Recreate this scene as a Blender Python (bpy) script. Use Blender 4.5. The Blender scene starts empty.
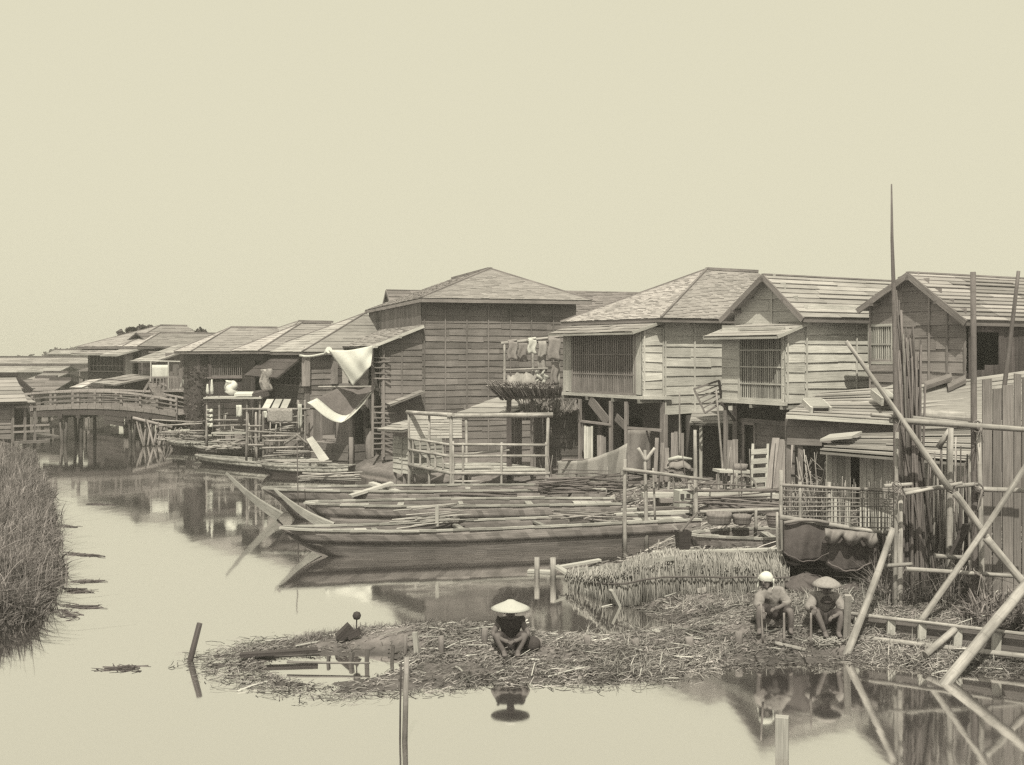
import bpy, math, random
import numpy as np
from mathutils import Vector as V, Matrix
rnd = random.Random(7)
U = rnd.uniform
sc = bpy.context.scene
COL = sc.collection
F, HZ, H, CX = 1100.0, 352.0, 4.6, 512.0
UP = V((0, 0, 1))

# ---------------------------------------------------------------- geometry of the view (where the photograph was taken from)
def W(px, py, Y): return V(((px - CX) / F * Y, Y, H - (py - HZ) / F * Y))
def G(px, py, z=0.0):
    Y = F * (H - z) / (py - HZ)
    return V(((px - CX) / F * Y, Y, z))

# ---------------------------------------------------------------- objects
WL = {}
def thing(name, label, cat, loc, group=None):
    o = bpy.data.objects.new(name, None); COL.objects.link(o)
    o.empty_display_size = .2
    o.location = loc; WL[o.name] = V(loc)
    o['label'] = label; o['category'] = cat
    if group: o['group'] = group
    return o
def tag(o, label, cat, group=None):
    o['label'] = label; o['category'] = cat
    if group: o['group'] = group
    return o

class MB:
    def __init__(s): s.v = []; s.f = []; s.t = []; s.uv = []; s.sm = []
    def face(s, idx, tone=1., uv=None, sm=False):
        s.f.append(idx); s.t.append(tone); s.sm.append(sm)
        s.uv.extend(uv if uv else [(0, 0)] * len(idx))
    def hexa(s, c, tone, L, w, h):
        """c: 8 corners: 0-3 at start (ring), 4-7 at end (ring)"""
        n = len(s.v); s.v.extend(c)
        ou, ov = U(0, 50), U(0, 50)
        for i, d in ((0, w), (1, h), (2, w), (3, h)):
            j = (i + 1) % 4
            vv = ov + i * .7
            s.face((n+i, n+j, n+4+j, n+4+i), tone, [(ou, vv), (ou, vv+d), (ou+L, vv+d), (ou+L, vv)])
        s.face((n+3, n+2, n+1, n), tone * .9, [(ou, ov), (ou+.01, ov), (ou+.01, ov+h), (ou, ov+h)])
        s.face((n+4, n+5, n+6, n+7), tone * .9, [(ou, ov), (ou+.01, ov), (ou+.01, ov+h), (ou, ov+h)])
    def beam(s, p, q, w, h, up=UP, tone=1., tw=1.):
        p, q = V(p), V(q); d = q - p; L = d.length
        if L < 1e-5: return s
        d /= L
        if abs(d.dot(up)) > .99: up = V((0, 1, 0)) if abs(d.y) < .9 else V((1, 0, 0))
        a = d.cross(up).normalized(); b = a.cross(d)
        a *= w / 2; b *= h / 2
        s.hexa([p+a-b, p-a-b, p-a+b, p+a+b, q+a*tw-b*tw, q-a*tw-b*tw, q-a*tw+b*tw, q+a*tw+b*tw], tone, L, w, h)
        return s
    def slab(s, p0, p1, p2, p3, th, tone=1.):
        """quad p0 p1 (length direction) p2 p3; thickness goes against the normal"""
        p0, p1, p2, p3 = V(p0), V(p1), V(p2), V(p3)
        n = (p1 - p0).cross(p3 - p0)
        if n.length < 1e-9: n = (p1 - p0).cross(p2 - p0)
        n = n.normalized() * th
        L = (p1 - p0).length
        s.hexa([p0-n, p3-n, p3, p0, p1-n, p2-n, p2, p1], tone, L, (p3-p0).length, th)
        return s
    def box(s, c, size, rz=0., tone=1.):
        c = V(c); x = V((math.cos(rz), math.sin(rz), 0)); y = V((-x.y, x.x, 0))
        return s.beam(c - x*size[0]/2, c + x*size[0]/2, size[1], size[2], UP, tone)
    def tube(s, pts, rad, n=7, tone=1., cap=True, sm=True):
        pts = [V(p) for p in pts]
        if not hasattr(rad, '__len__'): rad = [rad] * len(pts)
        base = len(s.v); ou = U(0, 50); Ls = 0; prev = None
        m = len(pts); k0 = base
        us = []
        for i, p in enumerate(pts):
            d = (pts[min(i+1, m-1)] - pts[max(i-1, 0)]).normalized()
            if prev is None:
                a = d.cross(V((.31, .17, .93)) if abs(d.z) < .9 else V((1, .2, 0))).normalized()
            else:
                a = (prev - d * prev.dot(d)).normalized()
            prev = a; b = d.cross(a)
            if i: Ls += (p - pts[i-1]).length
            us.append(ou + Ls)
            for j in range(n):
                t = 2*math.pi*j/n
                s.v.append(p + (a*math.cos(t) + b*math.sin(t)) * rad[i])
        for i in range(m-1):
            for j in range(n):
                j2 = (j+1) % n
                w = 2*math.pi*rad[i]/n
                s.face((k0+i*n+j, k0+i*n+j2, k0+(i+1)*n+j2, k0+(i+1)*n+j), tone,
                       [(us[i], j*w), (us[i], (j+1)*w), (us[i+1], (j+1)*w), (us[i+1], j*w)], sm)
        if cap:
            s.face(tuple(k0+j for j in range(n))[::-1], tone*1.1, None)
            s.face(tuple(k0+(m-1)*n+j for j in range(n)), tone*1.1, None)
        return s
    def pole(s, p, q, r0, r1=None, n=7, tone=1., bend=.0, seg=5):
        """slightly crooked pole"""
        p, q = V(p), V(q); r1 = r0 if r1 is None else r1
        L = (q-p).length; pts = []; rs = []
        ox, oy, oz = U(-1, 1)*bend*L, U(-1, 1)*bend*L, U(-1, 1)*bend*L*.5
        for i in range(seg+1):
            t = i/seg; k = math.sin(math.pi*t)
            pts.append(p.lerp(q, t) + V((ox*k, oy*k, oz*k)) + V((U(-1, 1), U(-1, 1), 0))*bend*L*.12*(0 < i < seg))
            rs.append(r0 + (r1-r0)*t)
        return s.tube(pts, rs, n, tone)
    def grid(s, fn, nu, nv, th=0., tone=1., tonefn=None, sm=True, su=1., sv=1.):
        """surface fn(u,v), optional thickness: a closed shell"""
        base = len(s.v)
        P = [[V(fn(i/nu, j/nv)) for j in range(nv+1)] for i in range(nu+1)]
        for r in P: s.v.extend(r)
        def T(i, j): return tonefn(i/nu, j/nv) if tonefn else tone
        for i in range(nu):
            for j in range(nv):
                a = base+i*(nv+1)+j
                s.face((a, a+nv+1, a+nv+2, a+1), T(i, j), [(i/nu*su, j/nv*sv), ((i+1)/nu*su, j/nv*sv), ((i+1)/nu*su, (j+1)/nv*sv), (i/nu*su, (j+1)/nv*sv)], sm)
        if th:
            b2 = len(s.v)
            for i in range(nu+1):
                for j in range(nv+1):
                    du = P[min(i+1, nu)][j] - P[max(i-1, 0)][j]; dv = P[i][min(j+1, nv)] - P[i][max(j-1, 0)]
                    n = du.cross(dv)
                    n = n.normalized() if n.length > 1e-9 else UP
                    s.v.append(P[i][j] - n*th)
            for i in range(nu):
                for j in range(nv):
                    a = b2+i*(nv+1)+j
                    s.face((a+1, a+nv+2, a+nv+1, a), T(i, j), [(i/nu*su, j/nv*sv)]*4, sm)
            def edge(i0, j0, i1, j1, rev):
                a, b = i0*(nv+1)+j0, i1*(nv+1)+j1
                q = (base+a, b2+a, b2+b, base+b)
                s.face(q[::-1] if rev else q, T(min(i0, nu-1), min(j0, nv-1)), None)
            for i in range(nu): edge(i, 0, i+1, 0, False); edge(i, nv, i+1, nv, True)
            for j in range(nv): edge(0, j, 0, j+1, True); edge(nu, j, nu, j+1, False)
        return s
    def lathe(s, c, prof, n=16, tone=1., axis=UP):
        """prof: list of (r, z) from bottom to top around axis through c"""
        c = V(c); axis = V(axis).normalized()
        a = axis.cross(V((1, .1, 0)) if abs(axis.x) < .9 else V((0, 1, 0))).normalized(); b = axis.cross(a)
        base = len(s.v)
        for r, z in prof:
            for j in range(n):
                t = 2*math.pi*j/n
                s.v.append(c + axis*z + (a*math.cos(t)+b*math.sin(t))*r)
        for i in range(len(prof)-1):
            for j in range(n):
                j2 = (j+1) % n
                s.face((base+i*n+j, base+i*n+j2, base+(i+1)*n+j2, base+(i+1)*n+j), tone,
                       [(prof[i][1], j*.05), (prof[i][1], j*.05+.05), (prof[i+1][1], j*.05+.05), (prof[i+1][1], j*.05)], True)
        return s
    def obj(s, name, mat, parent=None, loc=None):
        me = bpy.data.meshes.new(name)
        w = V((0, 0, 0))
        o = bpy.data.objects.new(name, me)
        if parent is not None: w = WL[parent.name]
        elif loc is not None: w = V(loc)
        elif s.v:
            xs = [p[0] for p in s.v]; ys = [p[1] for p in s.v]; zs = [p[2] for p in s.v]
            w = V(((min(xs)+max(xs))/2, (min(ys)+max(ys))/2, min(zs)))
        me.from_pydata([(p[0]-w.x, p[1]-w.y, p[2]-w.z) for p in s.v], [], s.f)
        at = me.attributes.new('tone', 'FLOAT', 'FACE'); at.data.foreach_set('value', s.t)
        uvl = me.uv_layers.new(name='uv')
        uvl.data.foreach_set('uv', [c for p in s.uv for c in p])
        me.polygons.foreach_set('use_smooth', s.sm)
        me.materials.append(mat); me.update()
        COL.objects.link(o)
        WL[o.name] = w
        if parent is not None: o.parent = parent
        else: o.location = w
        return o
    def thing(s, name, mat, label, cat, group=None):
        return tag(s.obj(name, mat), label, cat, group)

def part(name, mat, parent): pass

# ---------------------------------------------------------------- materials (all procedural)
def sepia(v):
    """a print's brown-grey of luminance v"""
    t = min(max(v, 0) / .5, 1.)
    g = .86 + .14*t
    b = .95 + .05*t
    return (v*1.04, v*g*1.04, v*b*1.04)
MATS = {}
def mat(name, v, kind='wood',  gc=.7, sc_=.5, bump=.4, rough=.85, scale=None, ss=.9, island=0.):
    v = v*.95; key = name
    if key in MATS: return MATS[key]
    m = bpy.data.materials.new(name); m.use_nodes = True
    nt = m.node_tree; N = nt.nodes; L = nt.links
    bs = N['Principled BSDF']; bs.inputs['Roughness'].default_value = rough
    bs.inputs['Specular IOR Level'].default_value = .25
    def math_(op, a, b=None, c=None):
        n = N.new('ShaderNodeMath'); n.operation = op
        for i, x in enumerate((a, b, c)):
            if x is None: continue
            if isinstance(x, (int, float)): n.inputs[i].default_value = x
            else: L.new(x, n.inputs[i])
        return n.outputs[0]
    tone = N.new('ShaderNodeAttribute'); tone.attribute_name = 'tone'
    geo = N.new('ShaderNodeNewGeometry'); uv = N.new('ShaderNodeUVMap'); uv.uv_map = 'uv'
    def noise(vec, s, det=3., ro=.6, mp=None):
        if mp:
            k = N.new('ShaderNodeMapping'); k.inputs['Scale'].default_value = mp; L.new(vec, k.inputs['Vector']); vec = k.outputs[0]
        n = N.new('ShaderNodeTexNoise'); n.inputs['Scale'].default_value = s; n.inputs['Detail'].default_value = det
        n.inputs['Roughness'].default_value = ro; L.new(vec, n.inputs['Vector'])
        return n.outputs['Fac']
    pos = geo.outputs['Position']
    if kind == 'wood': g = noise(uv.outputs[0], 1., 4., .65, scale or (1.6, 38., 1.))
    elif kind == 'bamboo': g = noise(uv.outputs[0], 1., 3., .6, scale or (3.5, 20., 1.))
    elif kind == 'cloth': g = noise(pos, scale or 9., 3., .6)
    else: g = noise(pos, scale or 14., 5., .7)
    st = noise(pos, ss, 3., .6)
    def cen(x, amt): return math_('ADD', math_('MULTIPLY', math_('SUBTRACT', x, .5), amt*2), 1.)
    val = math_('MULTIPLY', tone.outputs['Fac'], v)
    val = math_('MULTIPLY', val, cen(g, gc)); val = math_('MULTIPLY', val, cen(st, sc_))
    if kind == 'bamboo':   # joints of the cane
        sx = N.new('ShaderNodeSeparateXYZ'); L.new(uv.outputs[0], sx.inputs[0])
        fr = math_('FRACT', math_('MULTIPLY', sx.outputs[0], 2.7))
        ring = math_('LESS_THAN', fr, .05)
        val = math_('MULTIPLY', val, math_('SUBTRACT', 1., math_('MULTIPLY', ring, .13)))
    if kind == 'ground' and name == 'mud':   # wet margin
        sz = N.new('ShaderNodeSeparateXYZ'); L.new(pos, sz.inputs[0]); wet = N.new('ShaderNodeMapRange'); L.new(sz.outputs[2], wet.inputs['Value'])
        for k_, x_ in (('From Min', .02), ('From Max', .16), ('To Min', .45), ('To Max', 1.)): wet.inputs[k_].default_value = x_
        val = math_('MULTIPLY', val, wet.outputs[0])
    val = math_('MAXIMUM', val, .012)
    c = sepia(v); mx = max(v, 1e-4)
    cb = N.new('ShaderNodeCombineXYZ')
    for i in range(3): L.new(math_('MULTIPLY', val, c[i]/mx), cb.inputs[i])
    L.new(cb.outputs[0], bs.inputs['Base Color'])
    if bump:
        b = N.new('ShaderNodeBump'); b.inputs['Strength'].default_value = bump; b.inputs['Distance'].default_value = .02
        L.new(g, b.inputs['Height']); L.new(b.outputs[0], bs.inputs['Normal'])
    MATS[key] = m
    return m
WOOD_D = mat('old dark boards', .09, gc=.8, sc_=.6)
WOOD_M = mat('weathered boards', .23, gc=.8, sc_=.6)
WOOD_L = mat('pale weathered boards', .44, gc=.7, sc_=.5)
WOOD_X = mat('bleached timber', .42, gc=.6, sc_=.4)
SHING = mat('shingles', .31, gc=.3, sc_=.2)
SHING_L = mat('sun bleached shingles', .36, gc=.7, sc_=.4)
SHING_D = mat('old grey shingles', .2, gc=.7, sc_=.5)
BAM = mat('bamboo', .3, 'bamboo', gc=.8, sc_=.55, rough=.7, ss=2.2)
BAM_D = mat('old brown bamboo', .17, 'bamboo', gc=.6, sc_=.5, rough=.7)
LOG = mat('peeled log', .35, 'bamboo', gc=.9, sc_=.6, rough=.75, scale=(1.5, 14., 1.), ss=2.6)
REED = mat('dry reeds', .38, 'wood', gc=.5, sc_=.5)
REED_D = mat('grey reeds', .24, 'wood', gc=.5, sc_=.5)
STRAW = mat('straw litter', .3, 'wood', gc=.4, sc_=.6)
CLOTH_W = mat('white cloth', .66, 'cloth', gc=.15, sc_=.15, bump=.1)
CLOTH_L = mat('pale cloth', .5, 'cloth', gc=.25, sc_=.25, bump=.1)
CLOTH_M = mat('faded cloth', .26, 'cloth', gc=.3, sc_=.3, bump=.2)
CLOTH_D = mat('dark cloth', .07, 'cloth', gc=.4, sc_=.3, bump=.2)
CLOTH_V = mat('tarred canvas', .11, 'cloth', gc=.4, sc_=.4, bump=.2)
SKIN = mat('tanned skin', .17, 'cloth', gc=.2, sc_=.2, bump=.05, rough=.6)
HAIR = mat('black hair', .03, 'cloth')
STRAWHAT = mat('plaited straw', .5, 'cloth', gc=.15, sc_=.15, scale=40.)
MUD = mat('mud', .2, 'ground', gc=.8, sc_=.6, bump=.8, scale=5.)
GRASS = mat('reed leaves', .2, 'wood', gc=.4, sc_=.7, ss=.6)
LEAF = mat('leaves', .09, 'wood', gc=.4, sc_=.6)
BARK = mat('mossy bark', .07, 'ground', gc=.9, sc_=.6, scale=9.)
DARKIN = mat('dim interior shade', .06, gc=.7)  # darkness of unlit rooms, put into the colour
PAPER = mat('window paper', .5, 'cloth', gc=.1, sc_=.1, bump=0)

def water_mat():
    m = bpy.data.materials.new('still muddy water'); m.use_nodes = True
    nt = m.node_tree; N = nt.nodes; L = nt.links; N.clear()
    out = N.new('ShaderNodeOutputMaterial'); mix = N.new('ShaderNodeMixShader')
    d = N.new('ShaderNodeBsdfDiffuse'); g = N.new('ShaderNodeBsdfGlossy')
    d.inputs[0].default_value = (*[c for c in sepia(.16)], 1)
    g.inputs[0].default_value = (.985, .98, .97, 1); g.inputs['Roughness'].default_value = .055
    lw = N.new('ShaderNodeLayerWeight'); lw.inputs[0].default_value = .5
    mr = N.new('ShaderNodeMapRange'); mr.inputs['From Min'].default_value = .4; mr.inputs['From Max'].default_value = .85
    mr.inputs['To Min'].default_value = .74; mr.inputs['To Max'].default_value = .9
    L.new(lw.outputs['Facing'], mr.inputs['Value']); L.new(mr.outputs[0], mix.inputs[0])
    geo = N.new('ShaderNodeNewGeometry'); mp = N.new('ShaderNodeMapping'); mp.inputs['Scale'].default_value = (1.2, .6, 1)
    L.new(geo.outputs['Position'], mp.inputs[0])
    n = N.new('ShaderNodeTexNoise'); n.inputs['Scale'].default_value = 1.1; n.inputs['Detail'].default_value = 3
    L.new(mp.outputs[0], n.inputs['Vector'])
    b = N.new('ShaderNodeBump'); b.inputs['Strength'].default_value = .06; b.inputs['Distance'].default_value = .05
    L.new(n.outputs['Fac'], b.inputs['Height'])
    L.new(b.outputs[0], g.inputs['Normal'])
    L.new(d.outputs[0], mix.inputs[1]); L.new(g.outputs[0], mix.inputs[2]); L.new(mix.outputs[0], out.inputs[0])
    return m
WATER = water_mat()

# ---------------------------------------------------------------- camera, sky, sun
cam = bpy.data.cameras.new('camera'); co = bpy.data.objects.new('camera', cam); COL.objects.link(co)
co.location = (0, 0, H); co.rotation_euler = (math.radians(90), 0, 0)
cam.sensor_width = 36; cam.lens = 36*F/1024; cam.shift_y = -(382.5-HZ)/1024
cam.clip_end = 6000; cam.clip_start = .1
sc.camera = co
S = V((-.03, -.56, .8)).normalized()
EL = math.asin(S.z); AZ = math.atan2(S.x, S.y)
wd = bpy.data.worlds.new('World'); sc.world = wd; wd.use_nodes = True
nt = wd.node_tree; bg = nt.nodes['Background']
sky = nt.nodes.new('ShaderNodeTexSky'); sky.sky_type = 'NISHITA'; sky.sun_disc = False
sky.sun_elevation = EL; sky.sun_rotation = AZ; sky.dust_density = 4.; sky.air_density = 1.5
bw = nt.nodes.new('ShaderNodeRGBToBW'); nt.links.new(sky.outputs[0], bw.inputs[0])
pw = nt.nodes.new('ShaderNodeMath'); pw.operation = 'POWER'; pw.inputs[1].default_value = .035; nt.links.new(bw.outputs[0], pw.inputs[0])
ml = nt.nodes.new('ShaderNodeMath'); ml.operation = 'MULTIPLY'; ml.inputs[1].default_value = 7.15; nt.links.new(pw.outputs[0], ml.inputs[0])
vm = nt.nodes.new('ShaderNodeVectorMath'); vm.operation = 'SCALE'; vm.inputs[0].default_value = (1.0, .95, .718)
nt.links.new(ml.outputs[0], vm.inputs['Scale']); nt.links.new(vm.outputs[0], bg.inputs[0])
bg.inputs[1].default_value = .1
sun = bpy.data.lights.new('sun', 'SUN'); so = bpy.data.objects.new('sun', sun); COL.objects.link(so)
sun.energy = 4.3; sun.angle = math.radians(.6); sun.color = (1., .95, .73)
so.rotation_euler = S.to_track_quat('Z', 'Y').to_euler()
vs = sc.view_settings; vs.view_transform = 'Standard'; vs.look = 'None'; vs.exposure = 0; vs.gamma = 1
try: sc.cycles.use_denoising = False; sc.cycles.denoiser = 'OPENIMAGEDENOISE'
except Exception: pass
sc.cycles.sample_clamp_indirect = 2.; sc.cycles.max_bounces = 6; sc.cycles.diffuse_bounces = 3; sc.cycles.glossy_bounces = 3
sc.cycles.caustics_reflective = False; sc.cycles.caustics_refractive = False
sc.cycles.filter_width = 1.4

def haze():
    m = bpy.data.materials.new('canal haze'); m.use_nodes = True; N = m.node_tree.nodes; N.remove(N['Principled BSDF'])
    v = N.new('ShaderNodeVolumePrincipled'); v.inputs['Color'].default_value = (.99, .98, .96, 1); v.inputs['Density'].default_value = HAZE; v.inputs['Anisotropy'].default_value = .0
    m.node_tree.links.new(v.outputs[0], N['Material Output'].inputs['Volume'])
    b = MB(); b.box((0, 180, 3.2), (900, 480, 10.)); o = b.obj('haze', m); o['kind'] = 'stuff'
HAZE = .0015
haze()
# ---------------------------------------------------------------- the ground and the water
def xy(p): return (p.x, p.y)
def GG(px, py, dz=0.):
    z = .1
    for i in range(12): p = G(px, py, z); z = .5*z+.5*max(0, ground_z(p.x, p.y))
    p = G(px, py, z); p.z += dz; return p
SPIT_UP = [G(655, 634), G(600, 641), G(560, 641), G(520, 634), G(480, 631), G(430, 629), G(370, 630), G(330, 634), G(285, 641), G(235, 648), G(212, 656)]
SPIT_LO = [G(208, 664), G(225, 674), G(255, 684), G(300, 691), G(340, 693), G(400, 690), G(440, 689), G(480, 684), G(540, 681), G(600, 684), G(650, 679), G(690, 670), G(760, 665), G(840, 663), G(885, 664), G(930, 671), G(1024, 674), G(1150, 678)]
RIGHT_BANK = [(70, 116), (-29, 116), (-27, 95), (-20, 75), (-16.6, 62), (-15.6, 55), (-14.6, 52.6), (-8, 44.5), (-4, 39.7), (.9, 34.6), (2.8, 30.2), (3.8, 27), (2.7, 24), xy(G(578, 576)), xy(G(612, 598)), xy(G(645, 612)), xy(G(692, 625))] + [xy(p) for p in SPIT_UP + SPIT_LO] + [(30, 15), (70, 15)]
LEFT_BANK = [(-70, 12), (-12, 12), (-9.6, 16), xy(G(-14, 638)), xy(G(22, 622)), xy(G(42, 598)), xy(G(51, 570)), xy(G(49, 530)), xy(G(42, 490)), xy(G(32, 458)), (-23.8, 53), (-26, 58), (-33, 70), (-45, 90), (-52, 116), (-70, 116)]
HOLE = [xy(G(p, q)) for p, q in ((262, 663), (280, 657), (330, 655), (385, 656), (402, 660), (400, 670), (375, 678), (345, 681), (315, 684), (295, 682), (272, 673))]
def sdist(X, Y, poly):
    P = np.array(poly); Q = np.roll(P, -1, 0)
    d = np.full(X.shape, 1e9); inside = np.zeros(X.shape, bool)
    for (x0, y0), (x1, y1) in zip(P, Q):
        ex, ey = x1-x0, y1-y0
        t = np.clip(((X-x0)*ex+(Y-y0)*ey)/(ex*ex+ey*ey), 0, 1)
        d = np.minimum(d, np.hypot(X-x0-t*ex, Y-y0-t*ey))
        if abs(ey) > 1e-9:
            c = ((y0 > Y) != (y1 > Y)) & (X < x0+(Y-y0)/ey*ex)
            inside ^= c
    return np.where(inside, d, -d)
def wob(X, Y):
    return (np.sin(X*1.9+1.3*np.sin(Y*1.1))*np.sin(Y*2.3+np.sin(X*.9))*.5 + .35*np.sin(X*4.7+Y*3.1)*np.sin(Y*5.3-X*2.) + .25*np.sin(X*9.1-Y*7.)*np.sin(X*5.+Y*11.))
def land_h(X, Y):
    X = np.asarray(X, float); Y = np.asarray(Y, float)
    w = wob(X, Y)
    d = sdist(X, Y, RIGHT_BANK) + w*.10
    t = np.clip((Y-15.8)/2.2, 0, 1); t = t*t*(3-2*t)
    cx = np.clip((X-2.0)/3., 0, 1)
    cap = .09 + (.5-.09)*t + .16*cx*(1-t) + np.clip((Y-26)/6, 0, 1)*.15
    slope = .22 + .4*t
    h1 = np.where(d > 0, cap*(1-np.exp(-slope*d/np.maximum(cap, .01))), d*.6) + w*.03*np.clip(d*2, 0, 1)
    lf = np.clip((-1.4-X)/1.2, 0, 1)*(Y < 20)
    h1 = np.where(d > 0, h1*(1-.55*lf) - lf*(.022+.035*np.sin(X*5.+2*np.sin(Y*4.))*np.sin(Y*6.5+X*2)), h1)
    hd = sdist(X, Y, HOLE) + w*.05
    h1 = np.where(hd > -.35, np.minimum(h1, -hd*.35), h1)
    d2 = sdist(X, Y, LEFT_BANK) + w*.3
    h2 = np.where(d2 > 0, .6*(1-np.exp(-1.1*d2)), d2*.5)
    return np.maximum(np.maximum(h1, h2), -.7)
def ground_z(x, y): return float(land_h(np.array([x]), np.array([y]))[0])
def build_ground():
    def sheet(xs, ys, name):
        X, Y = np.meshgrid(xs, ys); Z = land_h(X, Y)
        nx, ny = len(xs), len(ys)
        v = np.stack([X.ravel(), Y.ravel(), Z.ravel()], 1)
        i = np.arange((ny-1)*(nx-1)); r = i//(nx-1); c = i % (nx-1); a = r*nx+c
        f = np.stack([a, a+1, a+nx+1, a+nx], 1)
        return v, f
    ys = np.concatenate([np.arange(11, 24, .09), np.arange(24, 45, .22), np.arange(45, 116.1, .6)])
    xs = np.concatenate([np.arange(-70, -12, 1.2), np.arange(-12, 12, .11), np.arange(12, 70.1, 1.2)])
    v, f = sheet(xs, ys, 'ground')
    me = bpy.data.meshes.new('ground'); me.from_pydata(v.tolist(), [], f.tolist())
    at = me.attributes.new('tone', 'FLOAT', 'FACE'); at.data.foreach_set('value', [1.]*len(f))
    me.polygons.foreach_set('use_smooth', [True]*len(f))
    me.materials.append(MUD); o = bpy.data.objects.new('ground', me); COL.objects.link(o); o['kind'] = 'structure'
    m = MB(); m.slab((-420, 115.5, .5), (420, 115.5, .5), (420, 400, .5), (-420, 400, .5), 1.5)
    o = m.obj('terrain', MUD); o['kind'] = 'structure'
    m = MB(); m.slab((-69, -30, 0), (69, -30, 0), (69, 115.6, 0), (-69, 115.6, 0), .04)
    o = m.obj('water', WATER); o['kind'] = 'structure'
build_ground()

# ---------------------------------------------------------------- building kit
class Fr:
    """plan frame of a building: corner nearest the viewer, b = along the side wall, a = along the canal front"""
    def __init__(s, px, Y, deg=45.):
        t = math.radians(deg)
        s.b = V((math.cos(t), math.sin(t), 0)); s.a = V((-math.sin(t), math.cos(t), 0))
        s.O = V(((px-CX)/F*Y, Y, 0)); s.deg = deg
    def P(s, b, a, z=0.): return s.O + s.b*b + s.a*a + V((0, 0, z))
    def z(s, py, b=0., a=0.): return H-(py-HZ)*s.P(b, a).y/F
    def _on(s, px, o, d):
        k = (px-CX)/F
        return (k*o.y-o.x)/(d.x-k*d.y)
    def pb(s, px, a=0.): return s._on(px, s.P(0, a), s.b)
    def pa(s, px, b=0.): return s._on(px, s.P(b, 0), s.a)
    def child(s, b, a):
        f = Fr.__new__(Fr); f.a = s.a; f.b = s.b; f.O = s.P(b, a); f.deg = s.deg
        return f

def plank_wall(m, O, ud, nd, u0, u1, z0, z1, rowh=.2, clip=None, holes=(), lo=.75, hi=1.25, blen=1.9, battens=None, out=.036, rag=.022, vertical=False, base=1.):
    """clapboards with real laps; holes = (u0,u1,z0,z1)"""
    O = V((O.x, O.y, 0)); ud = V(ud); nd = V(nd)
    def pt(u, z, o): return O + ud*u + nd*o + V((0, 0, z))
    if vertical:
        u = u0
        while u < u1-.01:
            w = min(rowh*U(.8, 1.25), u1-u)
            segs = [(z0 + U(-rag, rag)*2, z1)]
            if clip: segs = [(z0, clip(u+w/2))]
            for (h0, h1, k0, k1) in holes:
                if u+w/2 > h0 and u+w/2 < h1:
                    n = []
                    for (a, b) in segs:
                        if k0 > a: n.append((a, min(b, k0)))
                        if k1 < b: n.append((max(a, k1), b))
                    segs = n
            t = base*U(lo, hi); of = U(0, .012)
            for a, b in segs:
                if b-a > .02: m.slab(pt(u+.004, a, out+of), pt(u+.004, b, out+of), pt(u+w-.004, b, out+of+U(-.004, .004)), pt(u+w-.004, a, out+of), .02+of, t)
            u += w
        m.slab(pt(u0, z0, .0), pt(u1, z0, .0), pt(u1, z1, .0), pt(u0, z1, .0), .03, .3) if not holes and not clip else None
        return m
    z = z0
    while z < z1-.02:
        h = rowh*U(.8, 1.2)
        if z+h > z1-.06: h = z1-z
        zm = z+h/2
        a0, a1 = (u0, u1) if clip is None else clip(zm)
        segs = [(a0, a1)] if a1-a0 > .05 else []
        for (h0, h1, k0, k1) in holes:
            if zm > k0 and zm < k1:
                n = []
                for (a, b) in segs:
                    if h1 <= a or h0 >= b: n.append((a, b)); continue
                    if h0 > a: n.append((a, h0))
                    if h1 < b: n.append((h1, b))
                segs = n
        rt = base*U(.88, 1.12)
        for a, b in segs:
            u = a
            while u < b-.01:
                w = blen*U(.6, 1.3)
                if b-(u+w) < blen*.4: w = b-u
                j0, j1 = U(-rag, rag), U(-rag, rag)
                t = rt*U(lo, hi)
                oo = out+U(-.006, .012)
                wp = (U(-.06, .06) if rnd.random() < .08 else 0)
                m.slab(pt(u+.003, z+j0-.02+wp, oo), pt(u+w-.003, z+j1-.02, oo+U(-.004, .012)), pt(u+w-.003, z+h+.03, .006), pt(u+.003, z+h+.03+wp, .006), .016, t)
                u += w
        z += h
    for bu in (battens or ()):
        zz1 = z1
        if clip:
            zz1 = z0
            k = z0
            while k < z1 and clip(k)[0] < bu < clip(k)[1]: zz1 = k; k += .04
        m.beam(pt(bu, z0-.02, out+.022), pt(bu, zz1, out+.022), .05, .03, nd, base*U(.8, 1.3))
    return m

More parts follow.
